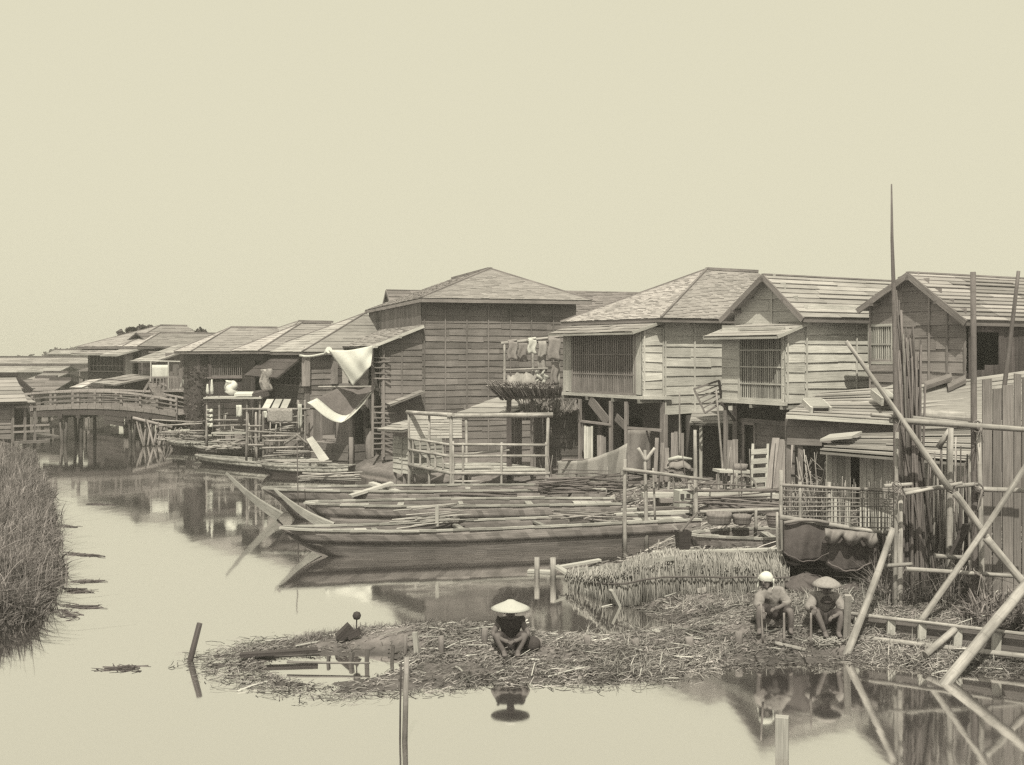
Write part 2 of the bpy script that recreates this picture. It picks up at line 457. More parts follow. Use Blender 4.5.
def roof_plane(m, e0, e1, r1, r0, row=.2, piece=.45, th=.022, lo=.8, hi=1.2, base=1., under=.05, sag=0.):
    """e0-e1 the eave, r0-r1 the ridge (r0 above e0); laid in overlapping rows"""
    e0, e1, r1, r0 = V(e0), V(e1), V(r1), V(r0)
    n = (e1-e0).cross(((r0+r1)/2-(e0+e1)/2)).normalized()
    if n.z < 0: n = -n
    Ls = ((r0+r1)/2-(e0+e1)/2).length
    nr = max(2, int(Ls/row))
    flip = (e1-e0).cross((r0+r1)/2-(e0+e1)/2).z < 0
    # solid deck under the shingles
    d = n*-.012
    p = [e0+d, e1+d, r1+d, r0+d]
    if (r1-r0).length < .02: p = [e0+d, e1+d, r1+d, r0+d+(e0-e1).normalized()*.01]
    if flip: p = [p[1], p[0], p[3], p[2]]
    m.slab(p[0], p[1], p[2], p[3], under, .7)
    for i in range(nr):
        t0 = i/nr; t1 = min(1., (i+1.25)/nr)
        a0, a1 = e0.lerp(r0, t0), e1.lerp(r1, t0)
        b0, b1 = e0.lerp(r0, t1), e1.lerp(r1, t1)
        L = (a1-a0).length
        k = max(1, int(L/piece))
        cuts = [0.]+sorted(min(.999, max(.001, (j+U(-.35, .35))/k)) for j in range(1, k))+[1.]
        rt = U(.96, 1.04)*base
        for c0, c1 in zip(cuts, cuts[1:]):
            if c1-c0 < .004: continue
            up = n*(th*U(.7, 2.1)); sg = V((0, 0, -sag*math.sin(math.pi*t0)*Ls))
            q = [a0.lerp(a1, c0)+up, a0.lerp(a1, c1)+up+n*U(0, th*.3), b0.lerp(b1, c1)+n*.004, b0.lerp(b1, c0)+n*.004]
            q = [x+sg for x in q]
            if (q[2]-q[3]).length < .02: q[3] = q[2]+(q[0]-q[1]).normalized()*.02
            if flip: q = [q[1], q[0], q[3], q[2]]
            m.slab(q[0], q[1], q[2], q[3], th*.8, rt*U(lo, hi))
    return m

def lattice(parent, O, ud, nd, u0, u1, z0, z1, n=24, rails=(.33, .66), bw=.03, m_bar=WOOD_L, m_back=None, name='lattice_window', back=.45, lo=.7, hi=1.2):
    O = V((O.x, O.y, 0)); ud = V(ud); nd = V(nd)
    def pt(u, z, o): return O + ud*u + nd*o + V((0, 0, z))
    m = MB()
    for s_ in (u0, u1): m.beam(pt(s_, z0, .02), pt(s_, z1, .02), .07, .07, nd, 1.)
    for zz in (z0, z1): m.beam(pt(u0-.035, zz, .024), pt(u1+.035, zz, .024), .07, .06, nd, 1.)
    for i in range(1, n):
        u = u0+(u1-u0)*i/n + U(-.004, .004)
        m.beam(pt(u, z0, .01), pt(u, z1, .01), bw, bw, nd, U(lo, hi))
    for r in rails:
        zz = z0+(z1-z0)*r
        m.beam(pt(u0, zz, .036), pt(u1, zz, .036), .035, .018, nd, U(.9, 1.2))
    o = m.obj(name, m_bar, parent)
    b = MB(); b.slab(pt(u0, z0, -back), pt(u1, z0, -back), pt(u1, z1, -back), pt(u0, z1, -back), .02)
    b.obj('window_backing', m_back or DARKIN, o)  # sheet behind the bars, its tone stands in for the dim room
    return o

def shell(m, f, wa, wb, z0, z1, th=.06, sides='abcd'):
    """plain inner walls behind the boards so no light leaks (canal front a, side b, and the two hidden ones)"""
    def wall(p, q):
        m.slab(V(p)+V((0, 0, z0)), V(q)+V((0, 0, z0)), V(q)+V((0, 0, z1)), V(p)+V((0, 0, z1)), th, .5)
    if 'c' in sides: wall(f.P(wb-.06, .05), f.P(wb-.06, wa-.05))
    if 'd' in sides: wall(f.P(.05, wa-.06), f.P(wb-.05, wa-.06))
    m.slab(f.P(.04, .04, z0+.02), f.P(wb-.08, .04, z0+.02), f.P(wb-.08, wa-.08, z0+.02), f.P(.04, wa-.08, z0+.02), .05, .5)

def hip_roof(f, parent, wa, wb, ze, zr, ra, rb0, rb1, o=.45, matn=SHING, row=.15, piece=.26, gable_back=True, name='roof', ob=None, base=(1, 1), oa=None, th=.016):  # base: slope tones, canal slope painted lighter as if in stronger sun
    ob = o if ob is None else ob; oa = o if oa is None else oa
    m = MB()
    E = lambda b, a: f.P(b, a, ze)
    R0, R1 = f.P(rb0, ra, zr), f.P(rb1, ra, zr)
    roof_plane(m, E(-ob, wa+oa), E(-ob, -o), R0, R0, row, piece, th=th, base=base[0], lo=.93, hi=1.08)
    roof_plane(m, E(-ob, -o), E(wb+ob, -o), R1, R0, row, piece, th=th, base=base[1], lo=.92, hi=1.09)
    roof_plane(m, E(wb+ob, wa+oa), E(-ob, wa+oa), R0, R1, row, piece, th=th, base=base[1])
    if rb1 < wb+ob-.1: roof_plane(m, E(wb+ob, -o), E(wb+ob, wa+oa), R1, R1, row, piece, th=th)
    r = m.obj(name, matn, parent)
    c = MB()
    c.beam(R0+V((0, 0, .03)), R1+V((0, 0, .03)), .16, .09)
    for e in (E(-ob, -o), E(-ob, wa+oa)): c.beam(e+V((0, 0, .03)), R0+V((0, 0, .03)), .07, .05, tone=.9)
    c.obj('ridge_cap', WOOD_M, r)
    t = MB()
    t.beam(E(-ob+.03, wa+oa)+V((0, 0, -.09)), E(-ob+.03, -o+.03)+V((0, 0, -.09)), .04, .07, tone=.9)
    t.beam(E(-ob+.03, -o+.03)+V((0, 0, -.09)), E(wb+ob, -o+.03)+V((0, 0, -.09)), .04, .07, tone=.9)
    k = 0.
    while k < wb:
        t.beam(f.P(k, -o+.05, ze-.10), f.P(k, .3, ze-.10+(.3+o)*(zr-ze)/(ra+o)*.5), .05, .06, tone=.8); k += .45
    k = 0.
    while k < wa:
        t.beam(f.P(-ob+.05, k, ze-.10), f.P(.3, k, ze-.10+.1), .05, .06, tone=.8); k += .45
    t.obj('eave_boards', WOOD_M, r)
    return r

def gable_roof(f, parent, wa, wb, z_r, z_l, zr, ra, o=.35, ob=.3, matn=SHING_L, row=.3, piece=1.6, name='roof', th=.03, lo=.75, hi=1.2):
    """ridge runs along b (gable on the canal front); z_r eave height above a=0, z_l above a=wa"""
    sr = (zr-z_r)/ra; sl = (zr-z_l)/(wa-ra)
    m = MB()
    R0, R1 = f.P(-ob, ra, zr), f.P(wb, ra, zr)
    A0, A1 = f.P(-ob, -o, z_r-sr*o), f.P(wb, -o, z_r-sr*o)
    B0, B1 = f.P(-ob, wa+o, z_l-sl*o), f.P(wb, wa+o, z_l-sl*o)
    roof_plane(m, A0, A1, R1, R0, row, piece, th, lo, hi)
    roof_plane(m, B1, B0, R0, R1, row, piece, th, lo, hi)
    r = m.obj(name, matn, parent)
    c = MB()
    c.beam(R0+V((0, 0, .01)), R1+V((0, 0, .01)), .14, .04, tone=1.1)
    c.obj('ridge_cap', WOOD_M, r)
    t = MB()
    for e in (A0, B0):
        t.beam(e-f.b*.02+V((0, 0, -.07)), R0-f.b*.02+V((0, 0, -.07)), .04, .16, UP, .95)
    t.beam(A0+V((0, 0, -.09)), A1+V((0, 0, -.09)), .04, .08, tone=.8)
    for q in (.0, .5): t.beam(R0.lerp(A0, q)+f.b*-.05+V((0, 0, -.16)), R0.lerp(A0, q)+f.b*.6+V((0, 0, -.16)), .09, .09, tone=.7)
    t.beam(B0.lerp(R0, .3)+f.b*-.05+V((0, 0, -.16)), B0.lerp(R0, .3)+f.b*.6+V((0, 0, -.16)), .09, .09, tone=.7)
    t.obj('barge_boards', WOOD_M, r)
    return r

def pent(f, parent, a0, a1, b0, b1, z0, z1, matn=SHING_L, row=.22, piece=.7, name='pent_roof', th=.02, brackets=True):
    """lean-to roof over a canal front: low edge at b0 (z0), high edge at b1 (z1)"""
    m = MB()
    roof_plane(m, f.P(b0, a1, z0), f.P(b0, a0, z0), f.P(b1, a0, z1), f.P(b1, a1, z1), row, piece, th, under=.035)
    r = m.obj(name, matn, parent)
    t = MB()
    for a in (a0, a1): t.beam(f.P(b0, a, z0-.03), f.P(b1, a, z1-.03), .05, .09, tone=.9)
    t.beam(f.P(b0+.02, a0, z0-.045), f.P(b0+.02, a1, z0-.045), .05, .06, tone=.9)
    t.obj('pent_frame', WOOD_L, r)
    return r
# ---------------------------------------------------------------- the near houses
def post(m, p, z0, z1, w=.12, tone=1.): m.beam(V((p.x, p.y, z0)), V((p.x, p.y, z1)), w, w, V((.7, .7, 0)), tone)

# --- gable house at the right (peak at 908,271)
f = Fr(967, 27.6, 30)
h = thing('wooden_house', 'old gabled board house at the right, behind the tallest bamboo pole', 'house', f.P(0, 0, .6))
wa = f.pa(871); ra = f.pa(908, -.3); wb = 6.5
zr = f.z(273, 0, ra); z_r = f.z(315); z_l = f.z(305, 0, wa)
def gclip(wa, ra, z_r, z_l, zr):
    def c(z):
        a0 = 0. if z < z_r else ra*(z-z_r)/(zr-z_r)
        a1 = wa if z < z_l else wa-(wa-ra)*(z-z_l)/(zr-z_l)
        return a0, a1
    return c
m = MB()
zl0, zl1 = f.z(363, 0, 2.3), f.z(325, 0, 2.3)
la0, la1 = f.pa(893.5), f.pa(868.5)-.06
plank_wall(m, f.O, f.a, -f.b, 0, wa, .6, zr, .3, gclip(wa, ra, z_r, z_l, zr), [(la0, la1, zl0, zl1), (.5, 1.9, .6, 2.2)], .8, 1.2, 1.3, battens=(.02, .55, 1.1, wa-.02), base=1.1)
shell(m, f, wa, wb, .7, z_r-.1)
m.obj('wall', WOOD_M, h)
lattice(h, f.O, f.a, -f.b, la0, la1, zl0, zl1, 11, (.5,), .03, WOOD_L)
m = MB()
plank_wall(m, f.O, f.b, -f.a, 0, wb, f.z(377), z_r, .16, None, [(.1, .55, f.z(370), f.z(332)), (.62, 1.2, f.z(365), f.z(332))], .7, 1.3, vertical=True)
plank_wall(m, f.O, f.b, -f.a, 0, wb, .6, f.z(378), .3, None, (), .7, 1.1)
m.beam(f.P(0, -.03, f.z(376)), f.P(wb, -.03, f.z(376)), .06, .14)
m.obj('wall', WOOD_D, h)
gable_roof(f, h, wa, wb, z_r, z_l, zr, ra, .2, .3, SHING, .17, 1.5, lo=.6, hi=1.35)

# --- gabled house with projecting lattice bay (735-870)
f = Fr(804, 30.8, 32)
h = thing('wooden_house', 'pale gabled board house with a tall lattice bay, left of the tallest pole', 'house', f.P(0, 0, .6))
wa = f.pa(736); ra = f.pa(763, -.35); wb = 4.2
zr = f.z(275, 0, ra); ze = f.z(309); bo = f.pb(785)
m = MB()
plank_wall(m, f.O, f.a, -f.b, 0, wa, f.z(402), zr, .36, gclip(wa, ra, ze, ze, zr), (), .85, 1.15, 1.4, battens=(.04, ra-.05, wa-.04))
plank_wall(m, f.O, f.b, -f.a, 0, wb, f.z(414), ze+.1, .26, None, (), .8, 1.2, 2.2, battens=(.05, 2.1, 3.9), out=.04, rag=.03, base=1.25)
shell(m, f, wa, wb, .7, ze)
m.obj('wall', WOOD_L, h)
gable_roof(f, h, wa, wb+1.6, ze, ze, zr, ra, .3, .35, SHING_L, .2, 2.0, lo=.8, hi=1.15)
g = f.child(bo, 0)
bz0, bz1 = g.z(402), g.z(327)
ga1 = g.pa(723)
l0, l1 = g.pa(783.5), g.pa(740)
m = MB()
plank_wall(m, g.O, g.a, -g.b, 0, ga1, bz0, bz1, .24, None, [(l0, l1, bz0, bz1)], .85, 1.15, base=1.05)
plank_wall(m, g.O, g.b, -g.a, 0, -bo, bz0-.02, bz1-.02, .27, None, (), .85, 1.2, 1.5, battens=(.05,), base=1.2)
m.slab(g.P(0, 0, bz0), g.P(-bo, 0, bz0), g.P(-bo, ga1, bz0), g.P(0, ga1, bz0), .05, .5)
m.slab(g.P(0, ga1, bz0), g.P(-bo, ga1, bz0), g.P(-bo, ga1, bz1+.1), g.P(0, ga1, bz1+.1), .05, .8)
m.beam(g.P(-.05, -.08, bz0-.05), g.P(-.05, ga1+.05, bz0-.05), .12, .1, tone=1.2)
for q in (.05, ga1*.5, ga1-.05): m.beam(g.P(-.1, q, bz0-.15), g.P(1.3, q, bz0-.15), .1, .12, tone=.7)
bay = m.obj('bay', WOOD_L, h)
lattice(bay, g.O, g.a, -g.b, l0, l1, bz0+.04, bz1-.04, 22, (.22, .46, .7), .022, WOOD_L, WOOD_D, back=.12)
pent(g, bay, -.2, ga1+.3, -.5, -bo, g.z(336, -.5), g.z(323, -bo)+.02, SHING_L, .3, 1.2)
m = MB()   # ground floor under the bay
for a_ in (0., wa): post(m, f.P(0, a_), .5, f.z(400), .15)
post(m, g.P(.02, ga1-.1), .5, bz0-.2, .1, .9)
q0 = f.pa(783, 0)
plank_wall(m, f.P(.15, 0), f.a, -f.b, 0, wa, .5, f.z(424), .3, None, [(f.pa(752)-.05, f.pa(742)+.02, .5, f.z(429)), (0, .35, .5, 3)], .8, 1.3, .8)
for px_ in (741.5, 752.5): post(m, f.P(.1, f.pa(px_)), .5, f.z(427), .07, 1.4)
m.beam(f.P(.08, f.pa(741), f.z(428)), f.P(.08, f.pa(753), f.z(428)), .08, .08, tone=1.5)
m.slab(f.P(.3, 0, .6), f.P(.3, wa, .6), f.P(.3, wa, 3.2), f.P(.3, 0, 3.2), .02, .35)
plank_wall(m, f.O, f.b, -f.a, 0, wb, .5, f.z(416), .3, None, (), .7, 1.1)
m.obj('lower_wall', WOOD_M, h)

# --- hipped house with the wide lattice bay (565-740)
f = Fr(663, 34.3, 32)
h = thing('wooden_house', 'hip roofed board house with a wide lattice bay, right of the big dark storehouse', 'house', f.P(0, 0, .6))
wa = f.pa(577); wb = 8.2; ze = f.z(317); ra = 2.1; rb0 = f.pb(707, ra); rb1 = f.pb(757, ra); zr = f.z(269.5, rb0, ra); wb = max(f.pb(742), rb1)
m = MB()
plank_wall(m, f.O, f.b, -f.a, 0, wb, f.z(414), ze, .33, None, (), .85, 1.15, 1.7, battens=(.05, f.pb(693.5), f.pb(722)), out=.04, rag=.025, base=1.1)
plank_wall(m, f.O, f.a, -f.b, 0, wa, f.z(398), ze, .3, None, (), .8, 1.2)
shell(m, f, wa, wb, .7, ze)
m.obj('wall', WOOD_L, h)
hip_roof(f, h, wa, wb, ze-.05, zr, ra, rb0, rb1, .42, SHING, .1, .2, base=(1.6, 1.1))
bo = f.pb(642); g = f.child(bo, 0)
bz0, bz1 = g.z(396), g.z(329)
ga1 = g.pa(564); l0, l1 = g.pa(636), g.pa(573.5)
m = MB()
plank_wall(m, g.O, g.a, -g.b, 0, ga1, bz0, bz1, .17, None, [(l0, l1, bz0, bz1)], .85, 1.2, vertical=True, base=.95)
plank_wall(m, g.O, g.b, -g.a, 0, -bo, bz0-.04, bz1+.02, .28, None, (), .9, 1.2, 1.5, battens=(.05, -bo-.04), base=1.1, rag=.03)
m.slab(g.P(0, 0, bz0), g.P(-bo, 0, bz0), g.P(-bo, ga1, bz0), g.P(0, ga1, bz0), .05, .5)
m.slab(g.P(0, ga1, bz0), g.P(-bo, ga1, bz0), g.P(-bo, ga1, bz1+.1), g.P(0, ga1, bz1+.1), .05, .8)
m.beam(g.P(-.04, -.06, bz0-.05), g.P(-.04, ga1+.05, bz0-.05), .12, .1, tone=1.2)
m.beam(g.P(-.04, -.08, bz0-.05), g.P(1.1, -.08, bz0-.08), .1, .1, tone=1.2)
for q in (.05, ga1*.33, ga1*.66, ga1-.05): m.beam(g.P(-.1, q, bz0-.16), g.P(1.3, q, bz0-.16), .11, .13, tone=.6)
bay = m.obj('bay', WOOD_L, h)
lattice(bay, g.O, g.a, -g.b, l0, l1, bz0+.04, bz1-.03, 30, (.3, .62), .045, WOOD_M, WOOD_M, back=.1, lo=.8, hi=1.25)
pent(g, bay, -.15, ga1+.2, -.5, -bo, g.z(332, -.5), g.z(320, -bo), SHING, .3, .5)
m = MB()   # the dark ground floor: posts, beams and board partitions
def FL(px, b=0.): return f.P(b, f.pa(px, b))
for px_, b_, w_ in ((580, -1., .09), (611, -.95, .1), (626.5, -.9, .1), (663, 0, .14), (600, 0, .12)):
    post(m, FL(px_, b_), .4, bz0-.2, w_, 1.2 if b_ < 0 else .9)
m.beam(FL(578, -1.)+V((0, 0, f.z(425))), FL(611, -1.)+V((0, 0, f.z(426))), .07, .07, tone=1.5)
m.beam(FL(626, -.9)+V((0, 0, f.z(428))), FL(662, -.4)+V((0, 0, f.z(429))), .07, .08, tone=1.2)
m.beam(FL(590, -.9)+V((0, 0, f.z(402))), FL(608, -.9)+V((0, 0, f.z(424))), .04, .32, tone=.85)
m.beam(FL(616, -.9)+V((0, 0, f.z(418))), FL(627, -.9)+V((0, 0, f.z(428))), .04, .25, tone=.85)
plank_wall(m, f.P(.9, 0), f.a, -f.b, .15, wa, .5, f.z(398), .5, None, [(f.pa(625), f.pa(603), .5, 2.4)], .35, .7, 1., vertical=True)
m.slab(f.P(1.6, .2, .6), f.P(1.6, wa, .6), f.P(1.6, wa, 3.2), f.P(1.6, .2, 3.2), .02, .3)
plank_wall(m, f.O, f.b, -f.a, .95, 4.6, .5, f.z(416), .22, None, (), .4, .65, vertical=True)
post(m, f.P(0.02, -.06), .5, f.z(414), .13, 1.3)
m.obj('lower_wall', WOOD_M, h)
# pent roof over the side door of the same house
e = MB()
b0, b1 = f.pb(668), f.pb(738)
roof_plane(e, f.P(b0, -1.0, f.z(423, b0, -1.)), f.P(b1, -1.35, f.z(426, b1, -1.3)), f.P(b1+.1, .0, f.z(409, b1)), f.P(b0+1., .0, f.z(411, b0+1)), .3, .9, .02)
e.obj('pent_roof', SHING_L, h)
e = MB()
for b_ in (b0+.5, b1): e.beam(f.P(b_, -.95, .5), f.P(b_, -.95, f.z(421, b_, -1.)), .09, .09, tone=1.)
e.obj('post', WOOD_L, h)

# --- roof of a house standing behind (565-655, 290-322)
f2 = Fr(560, 49, 20)
h = thing('wooden_house', 'grey roof ridge of a house showing between the dark storehouse and the hip roofed house', 'house', f2.P(0, 0, .6))
m = MB(); 
plank_wall(m, f2.O, f2.b, -f2.a, 0, 7, .6, 5.6, .4); plank_wall(m, f2.O, f2.a, -f2.b, 0, 5, .6, 5.6, .4)
shell(m, f2, 5, 7, .7, 5.6); m.obj('wall', WOOD_D, h)
m = MB()
za, zb = f2.z(322), f2.z(290, 0, 2.8)
roof_plane(m, f2.P(-.5, -.4, za), f2.P(7, -.4, za), f2.P(7, 2.8, zb), f2.P(-.5, 2.8, zb), .18, .4, .02)
roof_plane(m, f2.P(7, 5.6, za), f2.P(-.5, 5.6, za), f2.P(-.5, 2.8, zb), f2.P(7, 2.8, zb), .18, .4, .02)
m.obj('roof', SHING_D, h)

# --- the big dark storehouse (380-580)
f = Fr(381, 42, 17)
h = thing('wooden_storehouse', 'tallest dark plank storehouse with a broad hip roof, no openings in its front', 'storehouse', f.P(0, 0, .6))
b1 = f.pb(422); b2 = f.pb(576); wb = b2-b1; wa = 12.
g = f.child(b1, 0)
ze = g.z(297); rb = g.pb(490, 2.6); zr = g.z(269, rb, 2.6)
m = MB()
bt = [g.pb(x) for x in (424, 445, 466.5, 488, 510, 531, 553)]
plank_wall(m, g.O, g.b, -g.a, 0, wb, .5, ze, .235, None, (), .82, 1.18, 1.68, battens=bt, out=.04, rag=.03, base=.78)
plank_wall(m, g.O, g.a, -g.b, 0, wa, f.z(345), ze, .3, None, (), .6, 1., vertical=True, base=.8)
shell(m, g, wa, wb, .7, ze)
m.obj('wall', WOOD_M, h)
m = MB()
o = .5
E = lambda b, a: g.P(b if b > 0 else b*.3, a, ze-.06)
R0 = g.P(rb, 2.6, zr); R1 = g.P(rb, wa-3., zr)
roof_plane(m, E(-o, -o), E(wb+o, -o), R0, R0, .13, .26, .014, .92, 1.08)
roof_plane(m, E(-o, wa+o), E(-o, -o), R0, R1, .13, .26, .014, .92, 1.08, base=1.3)  # raised base paints the canal slope as the sunnier one
roof_plane(m, E(wb+o, -o), E(wb+o, wa+o), R1, R0, .17, .32, .016)
roof_plane(m, E(wb+o, wa+o), E(-o, wa+o), R1, R1, .17, .32, .016)
r = m.obj('roof', SHING, h)
m = MB()
m.beam(R0+V((0, 0, .03)), R1+V((0, 0, .03)), .2, .08)
for e_ in (E(-o, -o), E(wb+o, -o)): m.beam(e_+V((0, 0, .03)), R0+V((0, 0, .03)), .08, .06)
m.beam(E(-o, -o+.02)-V((0, 0, .1)), E(wb+o, -o+.02)-V((0, 0, .1)), .04, .12, tone=1.1)
m.beam(E(-o+.02, -o)-V((0, 0, .1)), E(-o+.02, wa+o)-V((0, 0, .1)), .04, .12, tone=1.3)
m.obj('ridge_cap', WOOD_M, r)
m = MB()   # lean-to along the canal side
zt, zb_ = f.z(325, b1), f.z(341)
cl = lambda z: (0. if z < zb_-.05 else b1*(z-zb_+.05)/(zt-zb_), b1)
plank_wall(m, f.O, f.b, -f.a, 0, b1, .5, zt, .235, cl, (), .8, 1.2, 1.7, battens=(.05, b1*.5), out=.04, rag=.03, base=.85)
m.obj('lean_to_wall', WOOD_M, h); m = MB()
plank_wall(m, f.O, f.a, -f.b, 0, 8, f.z(395), zb_-.05, .3, None, [(.1, 2.6, 2.9, 5)], .5, 1.)
m.obj('lean_to_wall', WOOD_M, h)
m = MB()
roof_plane(m, f.P(-.45, 9, zb_-.2), f.P(-.45, -.35, zb_-.2), f.P(b1, -.35, zt), f.P(b1, 9, zt), .2, .5, .02, base=1.1)
lr = m.obj('lean_to_roof', SHING, h)
m = MB()
m.beam(f.P(-.47, -.36, zb_-.26), f.P(b1, -.36, zt-.06), .05, .11, tone=1.3)
for t_ in (.1, .55): m.beam(f.P(-.45, -.4, zb_-.3).lerp(f.P(b1, -.4, zt-.1), t_), f.P(-.45, .2, zb_-.3).lerp(f.P(b1, .2, zt-.1), t_), .1, .1)
m.obj('barge_boards', WOOD_L, lr)
m = MB()   # slatted ladder-like siding at its canal corner, and the plank screen
for i in range(18):
    z_ = .9+i*.2+(.9 if i > 8 else 0)
    if z_ < f.z(352): m.beam(f.P(-.35, .1, z_), f.P(.5 if i < 9 else .3, -.25, z_+U(-.05, .05)), .04, .05, tone=U(.7, 1.3))
m.beam(f.P(-.3, .1, .6), f.P(-.3, .1, f.z(348)), .09, .09); m.beam(f.P(.1, -.1, .6), f.P(.1, -.1, f.z(350)), .06, .06)
m.obj('slat_rack', WOOD_M, h)
m = MB()  # little lean-to board over the slats
roof_plane(m, f.P(.15, -1.0, f.z(405, .2, -1)), f.P(.2, -.05, f.z(404, .2)), f.P(1.5, -.05, f.z(390, 1.4)), f.P(1.5, -1.0, f.z(391, 1.4, -1)), .3, .6, .02)
m.obj('pent_roof', SHING, h)
# house peeping over the storehouse's left eave
f3 = Fr(392, 60, 20)
h = thing('wooden_house', 'dark gable peak just above the left eave of the big storehouse', 'house', f3.P(0, 0, .6))
m = MB(); plank_wall(m, f3.O, f3.a, -f3.b, 0, 1.6, .6, f3.z(302), .4); plank_wall(m, f3.O, f3.b, -f3.a, 0, 3, .6, f3.z(302), .4); m.obj('wall', WOOD_D, h)
gable_roof(f3, h, 1.6, 3, f3.z(302), f3.z(302), f3.z(289), .9, .2, .1, SHING_D, .3, .8)
# ---------------------------------------------------------------- houses further along the bank
# --- house with the tarpaulins (268-375)
f = Fr(307, 47.8, 34)
h = thing('wooden_house', 'board house hung with a big white cloth, left of the dark storehouse', 'house', f.P(0, 0, .6))
wa = f.pa(272); wb = 3.2; ze = f.z(352); rb = f.pb(366, 1.7); zr = f.z(313, rb, 1.7)
m = MB()
plank_wall(m, f.O, f.b, -f.a, 0, wb, f.z(408), ze, .26, None, [(f.pb(336), f.pb(354), f.z(385, 1), f.z(354, 1))], .7, 1.2, 1.1, battens=(.05, f.pb(331)), base=.95)
plank_wall(m, f.O, f.a, -f.b, 0, wa, f.z(405), ze, .25, None, [(.15, wa-.15, f.z(388), f.z(358))], .7, 1.1, .9, base=.7)
shell(m, f, wa, wb, 1., ze, sides='d')
for a_ in (0, wa): post(m, f.P(0, a_), .0, ze, .16, .9)
m.obj('wall', WOOD_M, h)
lattice(h, f.O, f.a, -f.b, .2, wa-.2, f.z(386), f.z(360), 7, (.3,), .05, WOOD_M)
hip_roof(f, h, wa, rb-.3, ze, zr, 1.7, rb, rb+.05, .4, SHING_L, .27, .9, base=(1.1, .75))
m = MB()
post(m, f.P(-.1, -.12), f.z(386), f.z(354), .26, 1.5)
post(m, f.P(f.pb(333), -.12), f.z(384, 1), f.z(357, 1), .22, 1.5)
m.obj('corner_shutter', WOOD_M, h)
m = MB()  # awning of dark boards propped over the canal window
roof_plane(m, f.P(-1.3, wa+.1, f.z(377, -1.3)), f.P(-1.3, .2, f.z(378, -1.3)), f.P(-.05, .2, f.z(355)), f.P(-.05, wa+.1, f.z(355)), .5, 2., .02)
m.obj('propped_awning', WOOD_D, h)
m = MB()
plank_wall(m, f.P(.3, 0), f.a, -f.b, 0, wa, .6, f.z(405), .25, None, (), .4, .8, vertical=True)
plank_wall(m, f.P(0, .1), f.b, -f.a, 0, wb, .6, f.z(408), .25, None, (), .4, .8, vertical=True)
m.obj('lower_wall', WOOD_M, h)
H7 = f
# --- boathouse shed below, with posts and a stone-dark footing (318-385, 405-480)
f = Fr(352, 43.6)
h = thing('boat_shed', 'dark open board shed with posts under the sagging awning, at the water edge', 'shed', f.P(0, 0, .3))
wa = f.pa(308); wb = 2.4
m = MB()
plank_wall(m, f.O, f.a, -f.b, 0, wa, .9, f.z(412), .2, None, [(wa*.35, wa*.62, 1., 2.2)], .6, 1.3, vertical=True)
plank_wall(m, f.P(.5, .2), f.b, -f.a, -.4, wb, .9, f.z(400), .22, None, (), .35, .7, vertical=True)
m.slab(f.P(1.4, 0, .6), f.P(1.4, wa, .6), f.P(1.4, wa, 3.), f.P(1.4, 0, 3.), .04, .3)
m.obj('wall', WOOD_M, h)
m = MB()
for px_ in (364, 374): post(m, f.P(f.pb(px_), -.1), .0, f.z(395, 1), .13, 1.2)
post(m, f.P(0, -.05), .0, f.z(408), .12, 1.)
m.obj('post', WOOD_M, h)
m = MB()
plank_wall(m, f.P(-.6, 0), f.a, -f.b, -.6, wa+2.2, -.3, .95, .3, None, (), .5, 1., 1.5)
plank_wall(m, f.P(-.6, -.6), f.b, -f.a, 0, 3.4, -.3, .95, .3, None, (), .5, 1., 1.5)
m.slab(f.P(-.6, -.6, .95), f.P(3., -.6, .95), f.P(3., wa+2.2, .95), f.P(-.6, wa+2.2, .95), .06, 1.1)
for q in (0., .9, 1.9, 2.8): m.tube([f.P(-.6+q, -.75, -.4), f.P(-.6+q, -.75, 1.3 if q != .9 else 1.6)], .09 if q != .9 else .17, 8)
m.obj('quay_boards', WOOD_M, h)

# --- narrow house between (235-300)
f = Fr(264, 50.6, 34)
h = thing('wooden_house', 'narrow dark house with a bright roof slope, left of the house hung with white cloth', 'house', f.P(0, 0, .6))
wa = f.pa(243); wb = 3.; ze = f.z(351); rb = f.pb(302, 1.1); zr = f.z(323, rb, 1.1)
m = MB()
plank_wall(m, f.O, f.a, -f.b, 0, wa, .6, ze, .25, None, [(.3, 1.1, 2.7, 4.2)], .5, 1., vertical=True)
plank_wall(m, f.O, f.b, -f.a, 0, wb, .6, ze, .25, None, (), .6, 1.1)
shell(m, f, wa, wb, .7, ze); m.obj('wall', WOOD_D, h)
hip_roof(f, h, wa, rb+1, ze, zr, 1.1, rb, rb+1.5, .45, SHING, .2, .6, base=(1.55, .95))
# --- house behind it, its pale ridge only (275-312, 321-330)
f3 = Fr(284, 62)
h = thing('wooden_house', 'house whose pale upper roof shows above the narrow house', 'house', f3.P(0, 0, .6))
m = MB(); plank_wall(m, f3.O, f3.a, -f3.b, 0, 2.4, .6, 5., .4); plank_wall(m, f3.O, f3.b, -f3.a, 0, 4, .6, 5., .4); m.obj('wall', WOOD_D, h)
hip_roof(f3, h, 2.4, 4, f3.z(336), f3.z(321.5, 2.5, 1.2), 1.2, 1.8, 4.2, .3, SHING_L, .25, .6)

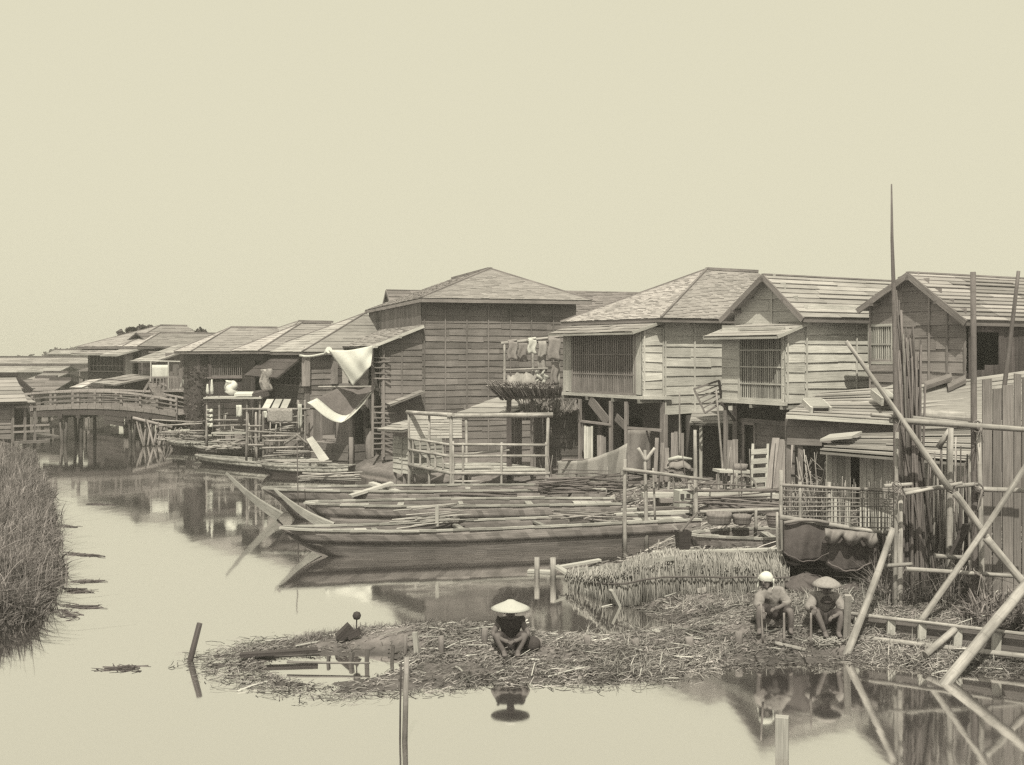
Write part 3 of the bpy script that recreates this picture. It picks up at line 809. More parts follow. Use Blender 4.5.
# --- long dark house with broad grey roof (165-280)
f = Fr(198.5, 54.6, 28)
h = thing('wooden_house', 'long dark fronted house under a broad smooth grey hip roof, behind the mossy trunk', 'house', f.P(0, 0, .6))
wa = 3.4; wb = f.pb(268); ze = f.z(351.5); zr = f.z(327.5, f.pb(231, 1.9), 1.9)
m = MB()
plank_wall(m, f.O, f.b, -f.a, 0, wb, f.z(398), ze, .2, None, [(.55, 2.9, f.z(377, 1.5), f.z(355, 1.5))], .7, 1.1, vertical=True, base=.75)
plank_wall(m, f.O, f.a, -f.b, 0, wa, 1., ze, .3, None, (), .6, 1.1)
plank_wall(m, f.O, f.b, -f.a, 0, wb, .5, f.z(398), .3, None, (), .5, .9)
shell(m, f, wa, wb, .7, ze)
m.beam(f.P(.2, -.12, f.z(377.5, 1)), f.P(3.0, -.12, f.z(377.5, 2)), .1, .09, tone=2.6)
for b_ in (.0, .55, 3.1): post(m, f.P(b_, -.06), f.z(396), ze, .12, 1.6)
m.obj('wall', WOOD_D, h)
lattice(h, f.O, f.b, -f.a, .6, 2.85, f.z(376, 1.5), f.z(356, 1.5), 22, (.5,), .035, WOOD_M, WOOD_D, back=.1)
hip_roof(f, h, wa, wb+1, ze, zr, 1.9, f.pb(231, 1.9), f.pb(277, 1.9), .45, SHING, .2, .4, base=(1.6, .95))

# --- cluster at the bridge (85-190)
f = Fr(127, 66)
h = thing('wooden_house', 'two storey house with dark upper lattice front, furthest along the row', 'house', f.P(0, 0, .6))
wa = f.pa(88.5); wb = 5; ze = f.z(346.5); zr = f.z(325.5, 3.2, 1.9)
m = MB()
plank_wall(m, f.O, f.a, -f.b, 0, wa, .6, ze, .3, None, [(.3, wa-.2, f.z(373), f.z(354))], .6, 1.)
plank_wall(m, f.O, f.b, -f.a, 0, wb, .6, ze, .3, None, (), .7, 1.2, base=1.2)
shell(m, f, wa, wb, .7, ze)
m.obj('wall', WOOD_D, h)
lattice(h, f.O, f.a, -f.b, .35, wa-.25, f.z(372), f.z(355), 9, (.35,), .06, WOOD_M)
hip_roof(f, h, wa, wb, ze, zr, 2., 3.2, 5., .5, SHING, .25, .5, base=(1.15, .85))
pent(f, h, -.1, wa+.3, -1.0, .1, f.z(354, -1.), f.z(347), SHING, .3, .6)
f = Fr(141, 64.5)
h = thing('wooden_house', 'house with pale shutters and bright awning, right of the dark upper lattice front', 'house', f.P(0, 0, .6))
wa = 2.2; wb = f.pb(187); ze = f.z(346.5); zr = f.z(333, 2., 1.3)
m = MB()
plank_wall(m, f.O, f.b, -f.a, 0, wb, .6, ze, .25, None, [(f.pb(156), f.pb(166), f.z(361, 2), f.z(349, 2))], .8, 1.2, vertical=True)
plank_wall(m, f.O, f.a, -f.b, 0, wa, .6, ze, .25, None, [(.2, .8, f.z(376), f.z(352))], .7, 1.2, vertical=True)
shell(m, f, wa, wb, .7, ze)
m.beam(f.P(.3, -.25, f.z(352, 1)), f.P(2.6, -.25, f.z(352, 2)), .3, .08, tone=1.6)
m.obj('wall', WOOD_M, h)
hip_roof(f, h, wa, wb, ze, zr, 1.3, f.pb(160, 1.3), 6, .4, SHING, .25, .5, base=(1.5, .85))
pent(f, h, -.3, 1.9, -1.6, .0, f.z(355, -1.4), f.z(348), SHING_L, .5, 1.)
m = MB()
plank_wall(m, f.P(-.05, .9), f.a, -f.b, 0, .9, f.z(376), f.z(353), .3, None, (), .9, 1.2, vertical=True)
m.obj('shutter', WOOD_X, h)
f = Fr(186, 66.5)
h = thing('wooden_house', 'plain grey roof slope left of the broad grey hip roof', 'house', f.P(0, 0, .6))
m = MB(); plank_wall(m, f.O, f.b, -f.a, -3, 4, .6, 4.8, .3); m.obj('wall', WOOD_D, h)
m = MB(); roof_plane(m, f.P(-2.2, -.4, f.z(348)), f.P(4, -.4, f.z(348)), f.P(4, 2., f.z(333, 0, 2)), f.P(-2.2, 2., f.z(333, 0, 2.)), .25, .5)
roof_plane(m, f.P(4, 4.4, f.z(348)), f.P(-2.2, 4.4, f.z(348)), f.P(-2.2, 2., f.z(333, 0, 2.)), f.P(4, 2., f.z(333, 0, 2)), .25, .5)
m.obj('roof', SHING_D, h)
# side wing with bright lean-to roof (165-200, 350-362)
f = Fr(180, 60.5)
h = thing('wooden_shed', 'lean-to wing with slanting bright roof and board front, left of the broad grey roof', 'shed', f.P(0, 0, .6))
m = MB()
plank_wall(m, f.O, f.b, -f.a, -.9, 1.1, .6, f.z(353), .2, None, [(-.45, -.1, f.z(377), f.z(357))], .8, 1.2, vertical=True)
plank_wall(m, f.P(-.9, 0), f.a, -f.b, 0, 2.5, .6, f.z(360), .2, None, (), .6, 1.1)
m.obj('wall', WOOD_M, h)
m = MB(); roof_plane(m, f.P(-1.7, 2.5, f.z(361.5)), f.P(-1.7, -.4, f.z(361.5)), f.P(1.3, -.4, f.z(344)), f.P(1.3, 2.5, f.z(344)), .3, .7)
m.obj('roof', SHING_L, h)
# terrace with balustrade and laundry (145-192)
f = Fr(150, 58, 12)
h = thing('roof_terrace', 'railed drying terrace over a dark lower room, right end of the bridge', 'terrace', f.P(0, 0, .6))
b1 = f.pb(193); zd = f.z(390)
m = MB(); m.slab(f.P(-.2, -.3, zd), f.P(b1, -.3, zd), f.P(b1, 2.2, zd), f.P(-.2, 2.2, zd), .1, 1.5); m.obj('deck', WOOD_M, h)
m = MB()
for i in range(13): m.beam(f.P(b1*i/12, -.25, zd), f.P(b1*i/12, -.25, f.z(377)), .05, .05, tone=1.2)
m.beam(f.P(0, -.25, f.z(377)), f.P(b1, -.25, f.z(377)), .06, .06, tone=1.3)
m.obj('balustrade', WOOD_M, h)
m = MB(); plank_wall(m, f.P(0, .3), f.b, -f.a, .3, b1, .5, zd-.1, .3, None, (), .5, .9); m.obj('lower_wall', WOOD_D, h)
m = MB()
for b_ in (0, .9): m.beam(f.P(b_, .4, zd), f.P(b_, .4, f.z(361)), .06, .06)
m.beam(f.P(-.6, .4, f.z(360.5)), f.P(1.5, .4, f.z(361.5)), .08, .06, tone=1.3); m.obj('drying_frame', WOOD_L, h)
m = MB(); m.grid(lambda u, v: f.P(.05+u*.85, .43+.04*math.sin(u*9), f.z(365)-v*.75), 8, 4, .02); m.thing('white_cloth', CLOTH_W, 'white sheet hung square on the drying frame of the railed terrace', 'laundry', 'washing hung along the houses')
m = MB(); m.grid(lambda u, v: f.P(1.75+u*.95-.25*v, -.15-.06*math.sin(u*6+v*3), f.z(373)-v*(.85-.45*u)), 8, 5, .02); m.thing('white_cloth', CLOTH_W, 'crumpled white cloth over the terrace balustrade by the mossy trunk', 'laundry', 'washing hung along the houses')
# little gable hut at the bridge end (145-165, 380-400)
f = Fr(158, 57.6, 60)
h = thing('hut', 'tiny gabled hut at the right end of the bridge', 'hut', f.P(0, 0, .6))
wa = f.pa(146); 
m = MB(); plank_wall(m, f.O, f.a, -f.b, 0, wa, .9, f.z(384, 0, wa/2), .2, gclip(wa, wa/2, f.z(392), f.z(392), f.z(383)), (), .8, 1.3, vertical=False); plank_wall(m, f.O, f.b, -f.a, 0, .8, .9, f.z(391), .2); m.obj('wall', WOOD_M, h)
gable_roof(f, h, wa, .8, f.z(392), f.z(392), f.z(382), wa/2, .25, .2, SHING_D, .3, .6)
f = Fr(118, 60, 40)
h = thing('shed', 'low dark shed roofs below the upper lattice front, behind the bridge rail', 'shed', f.P(0, 0, .6))
m = MB(); plank_wall(m, f.O, f.a, -f.b, -1, 2, .6, f.z(380), .3); plank_wall(m, f.P(0, -1), f.b, -f.a, 0, 2.5, .6, f.z(380), .3); m.obj('wall', WOOD_D, h)
m = MB(); roof_plane(m, f.P(-.8, 2.2, f.z(383)), f.P(-.8, -1.6, f.z(384)), f.P(1.6, -1.6, f.z(376)), f.P(1.6, 2.2, f.z(375)), .3, .7)
roof_plane(m, f.P(-1.4, 3.6, f.z(389)), f.P(-1.4, 1.6, f.z(388)), f.P(-.3, 1.6, f.z(379)), f.P(-.3, 3.6, f.z(381)), .3, .7, base=1.8); m.obj('roof', SHING, h)

# --- left bank house on stilts at the frame edge
f = Fr(12, 47, 38)
h = thing('wooden_house', 'stilted board house at the left frame edge, beside the bridge', 'house', f.P(0, 0, .3))
m = MB()
z0, ze = f.z(438), f.z(401)
plank_wall(m, f.P(0, -.0), f.a, -f.b, -0., 4., z0, ze+.2, .2, None, (), .8, 1.2)
plank_wall(m, f.P(-4, 0), f.b, -f.a, 0, 4, z0, ze, .2, None, (), .8, 1.2, base=1.1)
m.slab(f.P(-4, 0, z0), f.P(2, 0, z0), f.P(2, 4, z0), f.P(-4, 4, z0), .1, .6)
m.obj('wall', WOOD_M, h)
m = MB()
b1 = f.pb(34)
za = f.z(402); zr = f.z(376, -.2, 1.6)
roof_plane(m, f.P(-4, -.5, za), f.P(.5, -.5, za), f.P(.5, 1.6, zr), f.P(-4, 1.6, zr), .3, 1.2)
roof_plane(m, f.P(.5, 4, za), f.P(-4, 4, za), f.P(-4, 1.6, zr), f.P(.5, 1.6, zr), .3, 1.2)
roof_plane(m, f.P(.5, -.3, f.z(403)), f.P(b1, -.3, f.z(403)), f.P(b1-.5, 1.5, f.z(386)), f.P(.5, 1.5, f.z(384)), .3, 1.2)
m.obj('roof', SHING, h)
m = MB()
m.beam(f.P(.4, 1.6, zr+.05), f.P(b1+.2, 1.2, f.z(392, b1)), .2, .2, tone=.7)
m.beam(f.P(-1, 1.6, zr+.05), f.P(.6, 1.6, zr+.05), .4, .16, tone=.6)
m.obj('ridge_cap', WOOD_D, h)
m = MB()
for b_ in (0, b1*.55, b1): post(m, f.P(b_, -.1), -.3, f.z(402), .1, 1.)
for zz in (f.z(426), f.z(432)): m.beam(f.P(0, -.12, zz), f.P(b1+.6, -.12, zz), .06, .08, tone=1.5)
m.slab(f.P(0, -.3, f.z(441)), f.P(b1+.5, -.3, f.z(441)), f.P(b1+.5, 2, f.z(441)), f.P(0, 2, f.z(441)), .12, .8)
m.slab(f.P(0, 1.8, f.z(441)), f.P(b1+.3, 1.8, f.z(441)), f.P(b1+.3, 1.8, f.z(404)), f.P(0, 1.8, f.z(404)), .08, .4)
m.beam(f.P(b1*.1, -.2, f.z(407)), f.P(b1+.5, -.2, f.z(407)), .06, .1, tone=1.3)
m.obj('veranda', WOOD_M, h); m = MB()
for i in range(6): m.beam(f.P(b1*.2+i*.35, -.1, -.4), f.P(b1*.2+i*.35+U(-.5, .5), 0, f.z(442)), .09, .09, tone=U(.6, 1.4))
for b_ in (-3, -1.5, 0): m = MB(); post(m, f.P(b_, .2), -.3, z0, .14, .8); m.obj('stilt', WOOD_M, h)

# --- the far roofs across the canal
far = [  # px0, px1, eave py, ridge py, depth, matn, label
 (-10, 92, 363.5, 357.5, 125, SHING, 'very long low roof along the horizon at the left'),
 (48, 78, 354, 350, 165, SHING_L, 'distant hall with pale eave standing above the very long low roof'),
 (-20, 60, 372, 366, 100, SHING_L, 'pale ridge roof just below the very long low roof'),
 (79, 92, 371, 367, 98, SHING_D, 'dark eaved house near the lattice front by the bridge'),
 (30, 56, 379, 373, 84, SHING, 'small gabled roof behind the bridge, second from the left bank house'),
 (20, 42, 388, 378, 75, SHING_D, 'steep dark roof behind the left bank house'),
 (34, 57, 391, 380, 72, SHING_D, 'plain brown wall and roof directly behind the bridge rail'),
 (82, 94, 388, 381, 70, SHING_L, 'bright lean-to roof touching the lattice front by the bridge')]
for (x0, x1, pe, pr, Y, mt, lb) in far:
    p = W(x0, pe, Y); q = W(x1, pe, Y); L = q.x-p.x; D = 5.; zr = H-(pr-HZ)*(Y+D/2)/F; ze = p.z
    ff = Fr(x0, Y, 0)
    h = thing('far_house', lb, 'house', V((p.x+L/2, Y, .4)), 'houses across the canal')
    m = MB(); z0 = .4
    plank_wall(m, ff.O, ff.b, -ff.a, .2, L-.2, z0, ze, .4, None, [(L*.3, L*.45, z0, ze-.4), (L*.7, L*.8, z0, ze-.4)], .6, 1.1, 2.)
    m.slab(ff.P(.2, D*.4, z0), ff.P(L-.2, D*.4, z0), ff.P(L-.2, D*.4, ze), ff.P(.2, D*.4, ze), .1, .5)
    for b_ in (.2, L-.2): m.slab(ff.P(b_, 0, z0), ff.P(b_, D, z0), ff.P(b_, D, ze), ff.P(b_, 0, ze), .1, .8)
    m.obj('wall', WOOD_M, h)
    m = MB()
    roof_plane(m, ff.P(0, -.5, ze), ff.P(L, -.5, ze), ff.P(L, D/2, zr), ff.P(0, D/2, zr), .35, 1.5)
    roof_plane(m, ff.P(L, D+.5, ze), ff.P(0, D+.5, ze), ff.P(0, D/2, zr), ff.P(L, D/2, zr), .35, 1.5)
    r = m.obj('roof', mt, h)
    m = MB(); m.beam(ff.P(0, D/2, zr+.08), ff.P(L, D/2, zr+.08), .3, .2); m.obj('ridge_cap', WOOD_D, r)
def tree(x, Yd, z0, ztop, rx, label, lump=1., n=900, rz=None):
    base = V((x, Yd, z0)); t = thing('tree', label, 'tree', base, 'trees beyond the houses')
    m = MB(); hz = ztop-z0; rz = rz or hz*.4
    c = V((x, Yd, ztop-rz))
    m.tube([base, base+V((.1, 0, hz*.35)), c], [.28, .2, .1], 7)
    for i in range(5):
        a = i*1.3; m.tube([base+V((.1, 0, hz*.35)), c+V((math.cos(a)*rx*.6, math.sin(a)*rx*.5, U(-.3, .4)*rz))], [.12, .03], 5)
    m.obj('trunk', BARK, t)
    m = MB()
    cl = []
    for i in range(26):
        a = U(0, 6.28); e = U(-.5, 1); rr = U(.55, .95)
        cl.append((c+V((math.cos(a)*rx*rr*math.cos(e), math.sin(a)*rx*rr*math.cos(e), math.sin(e)*rz*rr)), U(.25, .42)*rx*lump, U(.7, 1.3)))
    for cc, r_, t_ in cl:
        for j in range(n//26):
            d = V((rnd.gauss(0, 1), rnd.gauss(0, 1), rnd.gauss(0, 1))).normalized()*r_*U(.5, 1.05)
            p = cc+d; a = V((U(-1, 1), U(-1, 1), U(-1, 1))).normalized()*.16; b = a.cross(V((U(-1, 1), U(-1, 1), U(-1, 1)))).normalized()*.12
            k = len(m.v); m.v.extend([p-a-b, p+a-b, p+a+b, p-a+b]); m.face((k, k+1, k+2, k+3), t_*U(.7, 1.3))
    m.obj('crown', LEAF, t)
p = W(194, 340, 88); tree(p.x, 88, .5, H+26*88/F, 1.35, 'round dark tree dome over the roof left of the broad grey hip roof', 1., 1600, 1.3)
for i, (px_, pt_) in enumerate(((127, 330), (136, 327), (146, 324.5))):
    p = W(px_, 340, 78); tree(p.x, 78, .5, H-(pt_-HZ)*78/F, .75, ('small tree left of two others over the far bridge house roof', 'middle one of three small trees over the far bridge house roof', 'tallest of three small trees over the far bridge house roof')[i], .9, 700, .9)
for i, (px_, pt_, w_) in enumerate(((53, 349, 2.), (68, 348, 3.0), (26, 355, 2.))):
    p = W(px_, 356, 190); tree(p.x, 190, .5, H-(pt_-HZ)*190/F, w_, ('far tree rising at the left end of the distant hall roof', 'widest far tree behind the distant hall roof', 'far low tree over the very long roof at the left')[i], .9, 900, 1.6)
# mossy trunk (188-206, 372-446)
b = G(197, 446, .1); b.z = -.2
t = thing('dead_tree', 'dark mossy tree trunk standing at the water edge before the broad roofed house', 'tree', b)
m = MB(); hh = H-(372-HZ)*b.y/F
m.tube([b, b+V((.05, 0, 1)), b+V((-.1, 0, 2.2)), V((b.x+.0, b.y, hh))], [.42, .36, .38, .26], 10); m.obj('trunk', BARK, t)
m = MB()
for i in range(1500):
    z_ = U(-.1, hh+.3); a = U(0, 6.28); r_ = U(.3, .52)
    p = V((b.x+math.cos(a)*r_, b.y+math.sin(a)*r_, z_)); q = V((U(-1, 1), U(-1, 1), U(-1, 1)))*.07; w_ = V((U(-1, 1), U(-1, 1), U(-1, 1)))*.06
    k = len(m.v); m.v.extend([p, p+q, p+q+w_, p+w_]); m.face((k, k+1, k+2, k+3), U(.6, 1.5))
m.obj('crown', LEAF, t)
# ---------------------------------------------------------------- the bridge
Yb = 55.6
def bz(px):   # deck height along the arch
    t = (px-100)/80.; return H-((408+4.5*t*t+1.5*t+ (2.5*max(0, t)**2))-HZ)*Yb/F
def bp(px, dy=0., dz=0.): return V(((px-CX)/F*Yb, Yb+dy, bz(px)+dz))
t = thing('footbridge', 'arched wooden footbridge with slatted rails across the canal', 'bridge', V((bp(105).x, Yb, 0)))
xs = [24+i*8 for i in range(20)]
m = MB()
for a, b in zip(xs, xs[1:]):
    for k in range(3):
        p0, p1 = a+(b-a)*k/3, a+(b-a)*(k+1)/3-.25
        m.slab(bp(p0, 0), bp(p1, 0), bp(p1, 2.4), bp(p0, 2.4), .07, U(.8, 1.2))
m.obj('deck', WOOD_M, t)
for dy in (.08, 2.3):
    m = MB()
    for a, b in zip(xs, xs[1:]): m.beam(bp(a, dy, -.22), bp(b+.1, dy, -.22), .2, .28, tone=.9)
    m.obj('girder', WOOD_D, t)
    r = MB(); hts = lambda px: .86 if px < 130 else .86-.1*(px-130)/50
    for i, px_ in enumerate((32, 55, 78, 100, 121, 140, 157, 176)):
        p = bp(px_, dy-.02)
        o = MB().beam(p-V((0, 0, .3)), p+V((0, 0, hts(px_)+(.18 if px_ == 176 else 0))), .12, .12, tone=1.2).obj('rail_post', WOOD_M, t)
    for hh, w_, tn in ((.84, .1, 1.6), (.58, .06, .85), (.34, .06, .8)):
        r = MB()
        for a, b in zip(xs, xs[1:]):
            if b <= 180: r.beam(bp(a, dy-.1, hh*hts(a)/.86), bp(b+.2, dy-.1, hh*hts(b)/.86), .06, w_, tone=tn)
        r.obj('rail', WOOD_M, t)
    r = MB()
    for a, b in zip(xs, xs[1:]): r.beam(bp(a, dy-.12, .05), bp(b+.2, dy-.12, .05), .05, .2, tone=1.1)
    r.obj('kerb_board', WOOD_M, t)
for px_, k in ((58, 2.5), (64, -1), (79, 0), (128, .6), (133, -1.5), (145, 2), (152, -2), (160, 0)):
    for dy in (.3, 2.1):
        p = bp(px_, dy, -.3); MB().tube([V((p.x+k*.06, p.y, -.7)), p], [.1, .08], 7, tone=U(.4, .8)).obj('pile', WOOD_M, t)
for px_ in (61, 79, 130, 148): MB().beam(bp(px_, -.15, -.4), bp(px_, 2.6, -.4), .22, .22).obj('cross_beam', WOOD_D, t)
m = MB()
for i in range(26): 
    q = U(140, 176); m.pole(G(q, 443+U(0, 4)), bp(q+U(-6, 6), U(-.8, 1), -.35-max(0, q-160)*.02), U(.04, .07), U(.03, .05), 6, U(.4, 1.3), .015)
m.tube([bp(137, -.6, -.35), bp(176, -.6, -.55)], .08, 7, 1.5)
m.thing('abutment_piles', WOOD_M, 'cluster of weathered piles and struts at the right foot of the footbridge', 'piles')

# ---------------------------------------------------------------- boats
def boat(label, tip, d, L, beam, zg, rise, rake, prow=None, strake=.26, name='wooden_boat', tone=1., stern_rise=.1, thw=(.3, .5, .7), deck=True, rub=True, stemw=.16, group='boats moored along the bank', mats=(None, None, None)):
    """tip: waterline plan point under the bow tip; d: unit heading from bow to stern"""
    d = V((d[0], d[1], 0)).normalized(); n = V((-d.y, d.x, 0)); tip = V((tip[0], tip[1], 0))
    t = thing(name, label, 'boat', tip+d*(L/2), group)
    NS = 26
    def hb(s): return beam/2*(min(1., .12+1.25*s**.6*1.25) if s < .5 else 1.-.25*((s-.5)/.5)**2)
    def zt(s): return zg + rise*max(0, 1-s/.32)**2 + stern_rise*max(0, (s-.75)/.25)**2
    def gun(s, sd, o=0.): return tip + d*(L*s) + n*(sd*(hb(s)+o)) + V((0, 0, zt(s)))
    def mid(s, sd, o=0.):
        ss = s+(rake*.45/L)*(1-s); k = hb(s)*.97
        return tip + d*(L*ss) + n*(sd*(k+o)) + V((0, 0, zt(s)-strake-rise*.35*max(0, 1-s/.32)**2))
    def chn(s, sd, o=0.):
        ss = s*(1-rake/L*1.15)+rake/L; k = hb(s)*.74
        return tip + d*(L*ss) + n*(sd*(k+o)) + V((0, 0, -.12+.12*max(0, 1-s/.12)**2))
    def tn(lo, hi):
        c = {}
        def f(u, v):
            k = (int(u*5), int(v*3)); c.setdefault(k, U(lo, hi)); return c[k]*tone
        return f
    m = MB()
    for sd in (-1, 1):
        def fs(u, v, sd=sd):
            a, b = mid(u, sd), chn(u, sd); return a.lerp(b, v)
        m.grid(fs, NS, 4, .035*sd, tonefn=tn(.95, 1.35), su=L, sv=.4)
    m.grid(lambda u, v: chn(u, -1).lerp(chn(u, 1), v), NS, 2, .03, .8, su=L)
    m.slab(chn(1., -1), chn(1., 1), gun(1., 1, -.02), gun(1., -1, -.02), .05, .9)
    m.obj('hull', mats[0] or WOOD_M, t)
    for sd in (-1, 1):
        m = MB()
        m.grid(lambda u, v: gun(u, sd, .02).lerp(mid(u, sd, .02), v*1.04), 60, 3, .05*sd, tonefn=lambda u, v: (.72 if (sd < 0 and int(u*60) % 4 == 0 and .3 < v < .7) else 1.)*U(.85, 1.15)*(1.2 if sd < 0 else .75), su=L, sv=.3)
        m.obj('top_strake', mats[1] or WOOD_M, t)
        m = MB()
        for i in range(NS):
            a, b = gun(i/NS, sd), gun((i+1)/NS, sd)
            m.beam(a+V((0, U(-.006, .006), .02+U(-.006, .006))), b+(b-a)*.03+V((0, U(-.006, .006), .02+U(-.006, .006))), U(.08, .11), .045, tone=U(.55, 1.05))
        m.obj('gunwale', mats[2] or WOOD_X, t)
    # raked stem plank
    foot = tip + d*rake*1.1 + V((0, 0, -.1)); top = tip - d*.05 + V((0, 0, zt(0)+.06))
    if prow is not None: foot, top = V(prow[1]), V(prow[0])
    m = MB(); pth = [top.lerp(foot, k/8)+V((0, 0, -.07*math.sin(math.pi*k/8)))-d*.03*math.sin(math.pi*k/8) for k in range(9)]
    for k in range(8):
        a, b, w0, w1 = pth[k], pth[k+1], stemw*(.22+.78*(k/8)**.7), stemw*(.22+.78*((k+1)/8)**.7)
        if prow is None: s0 = n*w0/2; s1 = n*w1/2; m.slab(a-s0, b-s1, b+s1, a+s0, -.07, 1.1); continue
        k0, k1 = k/8, (k+1)/8; px_ = (foot-top).normalized(); nv = n.cross(px_); nv = nv if nv.z > 0 else -nv
        h0, h1 = .05+.23*k0, .05+.23*k1; s0, s1 = n*(.03+.1*k0), n*(.03+.1*k1)
        m.hexa([a+s0-nv*h0, a-s0-nv*h0, a-s0, a+s0, b+s1-nv*h1, b-s1-nv*h1, b-s1, b+s1], U(.95, 1.1), .2, .2, .2)
    m.obj('stem', (mats[2] if prow is not None else mats[0]) or WOOD_X, t)
    if deck:
        for (s0, s1, dz) in ((.05, .2, -.05), (.86, .985, -.05)):
            k = 5; m = MB()
            for i in range(k):
                a = s0+(s1-s0)*i/k; b = s0+(s1-s0)*(i+1)/k-.001
                m.slab(gun(a, -1, -.04)+V((0, 0, dz)), gun(b, -1, -.04)+V((0, 0, dz)), gun(b, 1, -.04)+V((0, 0, dz)), gun(a, 1, -.04)+V((0, 0, dz)), .03, U(.8, 1.2))
            m.obj('end_deck', WOOD_L, t)
        m = MB()
        for i in range(7):
            v0 = -.5+i*.16
            for (s0, s1) in ((.3, .55), (.555, .86)):
                p0, p1 = tip+d*(L*s0), tip+d*(L*s1)
                m.beam(p0+n*hb(.4)*v0*.8+V((0, 0, .16)), p1+n*hb(.6)*v0*.8+V((0, 0, .16)), .16*beam/1.3, .03, tone=U(.8, 1.2))
        m.obj('floor_planks', WOOD_M, t)
    for s in thw:
        MB().beam(gun(s, -1, -.02)-V((0, 0, .07)), gun(s+U(-.008, .008), 1, -.02)-V((0, 0, .07)), U(.1, .18), .05, tone=U(.5, .95)).obj('thwart', WOOD_L, t)
    return t, gun
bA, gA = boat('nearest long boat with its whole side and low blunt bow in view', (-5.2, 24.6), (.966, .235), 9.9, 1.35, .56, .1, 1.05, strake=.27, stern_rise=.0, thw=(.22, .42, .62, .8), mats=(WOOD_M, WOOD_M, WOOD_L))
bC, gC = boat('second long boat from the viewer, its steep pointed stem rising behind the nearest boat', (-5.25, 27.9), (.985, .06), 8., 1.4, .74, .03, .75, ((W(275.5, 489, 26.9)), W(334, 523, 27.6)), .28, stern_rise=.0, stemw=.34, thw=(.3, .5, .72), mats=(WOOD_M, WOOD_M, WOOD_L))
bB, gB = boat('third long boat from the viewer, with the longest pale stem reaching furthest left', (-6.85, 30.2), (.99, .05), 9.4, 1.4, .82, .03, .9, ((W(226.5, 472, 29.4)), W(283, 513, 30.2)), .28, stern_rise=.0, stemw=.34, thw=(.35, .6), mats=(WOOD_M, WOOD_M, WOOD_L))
p = G(197, 463); q = G(330, 474); dd = q-p
boat('dark flat boat lying under the bamboo staging at the left, longest of three', (p.x, p.y), (dd.x, dd.y), dd.length, 1.1, .28, .05, .6, None, .16, deck=False, stern_rise=.05, mats=(WOOD_D, WOOD_L, WOOD_X))
p = G(262, 474.5); q = G(352, 477); dd = q-p
boat('flat boat with a bleached board top, moored before the boards of the dark shed', (p.x, p.y), (dd.x, dd.y), dd.length, 1., .36, .04, .4, None, .16, deck=False, stern_rise=.05, mats=(WOOD_D, WOOD_L, WOOD_X))
p = G(168, 449); q = G(232, 452); dd = q-p
boat('small far boat loaded with sticks, near the foot of the bridge', (p.x, p.y), (dd.x, dd.y), dd.length, 1.1, .35, .1, .6, None, .16, deck=False, stern_rise=.05, mats=(WOOD_D, WOOD_L, WOOD_X))
p = G(196, 454); q = G(262, 457); dd = q-p
boat('low dark boat between the small far boat and the bamboo staging', (p.x, p.y), (dd.x, dd.y), dd.length, 1.0, .3, .05, .5, None, .16, deck=False, stern_rise=.05, mats=(WOOD_D, WOOD_M, WOOD_L))
# boat drawn up behind the reed screen
boat('broad work boat drawn up behind the reed screen, holding tubs', (G(672, 546).x, 23.6), (.995, .05), 3.6, 1.3, .68, .0, .3, None, .24, stern_rise=.0, thw=(.5,), mats=(WOOD_D, WOOD_M, WOOD_X))

def sticks(c, ang, L, w, n, label, h=.2, r=.02, mt=BAM, name='stick_bundle', cat='sticks', sp=.15, group=None):
    m = MB(); c = V(c)
    for i in range(n):
        a = ang+rnd.gauss(0, sp); d = V((math.cos(a), math.sin(a), U(-.06, .06)))
        o = c+V((-math.sin(ang), math.cos(ang), 0))*U(-w, w)/2+V((0, 0, abs(rnd.gauss(0, .5))*h+r))+d*U(-.2, .2)*L
        l = L*U(.7, 1.05)/2
        m.pole(o-d*l, o+d*l, r*U(.7, 1.3), r*U(.5, 1.), 5, U(.7, 1.3), .01, 3)
    return m.thing(name, mt, label, cat, group)
def zsurf(g, s): return g(s, 0).z
P = W(435, 524, 25.6); P.z = .62; sticks(P, .45, 1.6, .5, 22, 'fan of cut sticks lying across the nearest boat beside a short stake', .3, .018, REED)
MB().beam(W(437, 526, 25.4), W(437, 505, 25.4), .08, .08).thing('stake', WOOD_X, 'short pale stake standing among cut sticks on the nearest boat', 'stake')
P = W(568, 495, 29.4); P.z = .8; sticks(P, .05, 1.5, .5, 40, 'dark brushwood heap on the stern of the third boat', .35, .022, BAM_D)
P = W(330, 485, 31.2); P.z = .95; sticks(P, .1, 1.4, .5, 16, 'loose pale poles on the bow end of the third boat', .22, .03, LOG)
m = MB(); m.beam(W(350, 496, 29.5), W(392, 483, 30.2), .2, .07, tone=1.2); m.thing('plank', WOOD_X, 'pale plank sloping up to the right, upper one of a crossed pair by the platform', 'plank')
m = MB(); m.beam(W(371, 483, 30.6), W(405, 494, 29.9), .2, .07, tone=1.1); m.thing('plank', WOOD_X, 'pale plank sloping down to the right, lower one of a crossed pair by the platform', 'plank')
m = MB(); m.tube([W(297, 440, 29), W(298, 497, 29), W(298.5, 515, 29)], .015, 5, .7); m.thing('mooring_pole', BAM_D, 'thin dark pole rising from the bow of the second long boat', 'pole')
for k, (a, b, Y, lb) in enumerate((((500, 516), (640, 509), 27.9, 'longest loose plank on the second long boat'), ((430, 500), (545, 497), 29.4, 'loose plank on the third long boat'), ((540, 527), (660, 520), 26.3, 'loose plank toward the stern of the nearest boat'), ((600, 515), (690, 511), 27.2, 'bleached plank between the stern of the second boat and the shore'))):
    m = MB(); p, q = W(*a, Y), W(*b, Y+.5); m.beam(p, q, .22, .05, tone=1.1); m.thing('plank', WOOD_L if k < 2 else WOOD_X, lb, 'plank', 'loose planks on the boats')

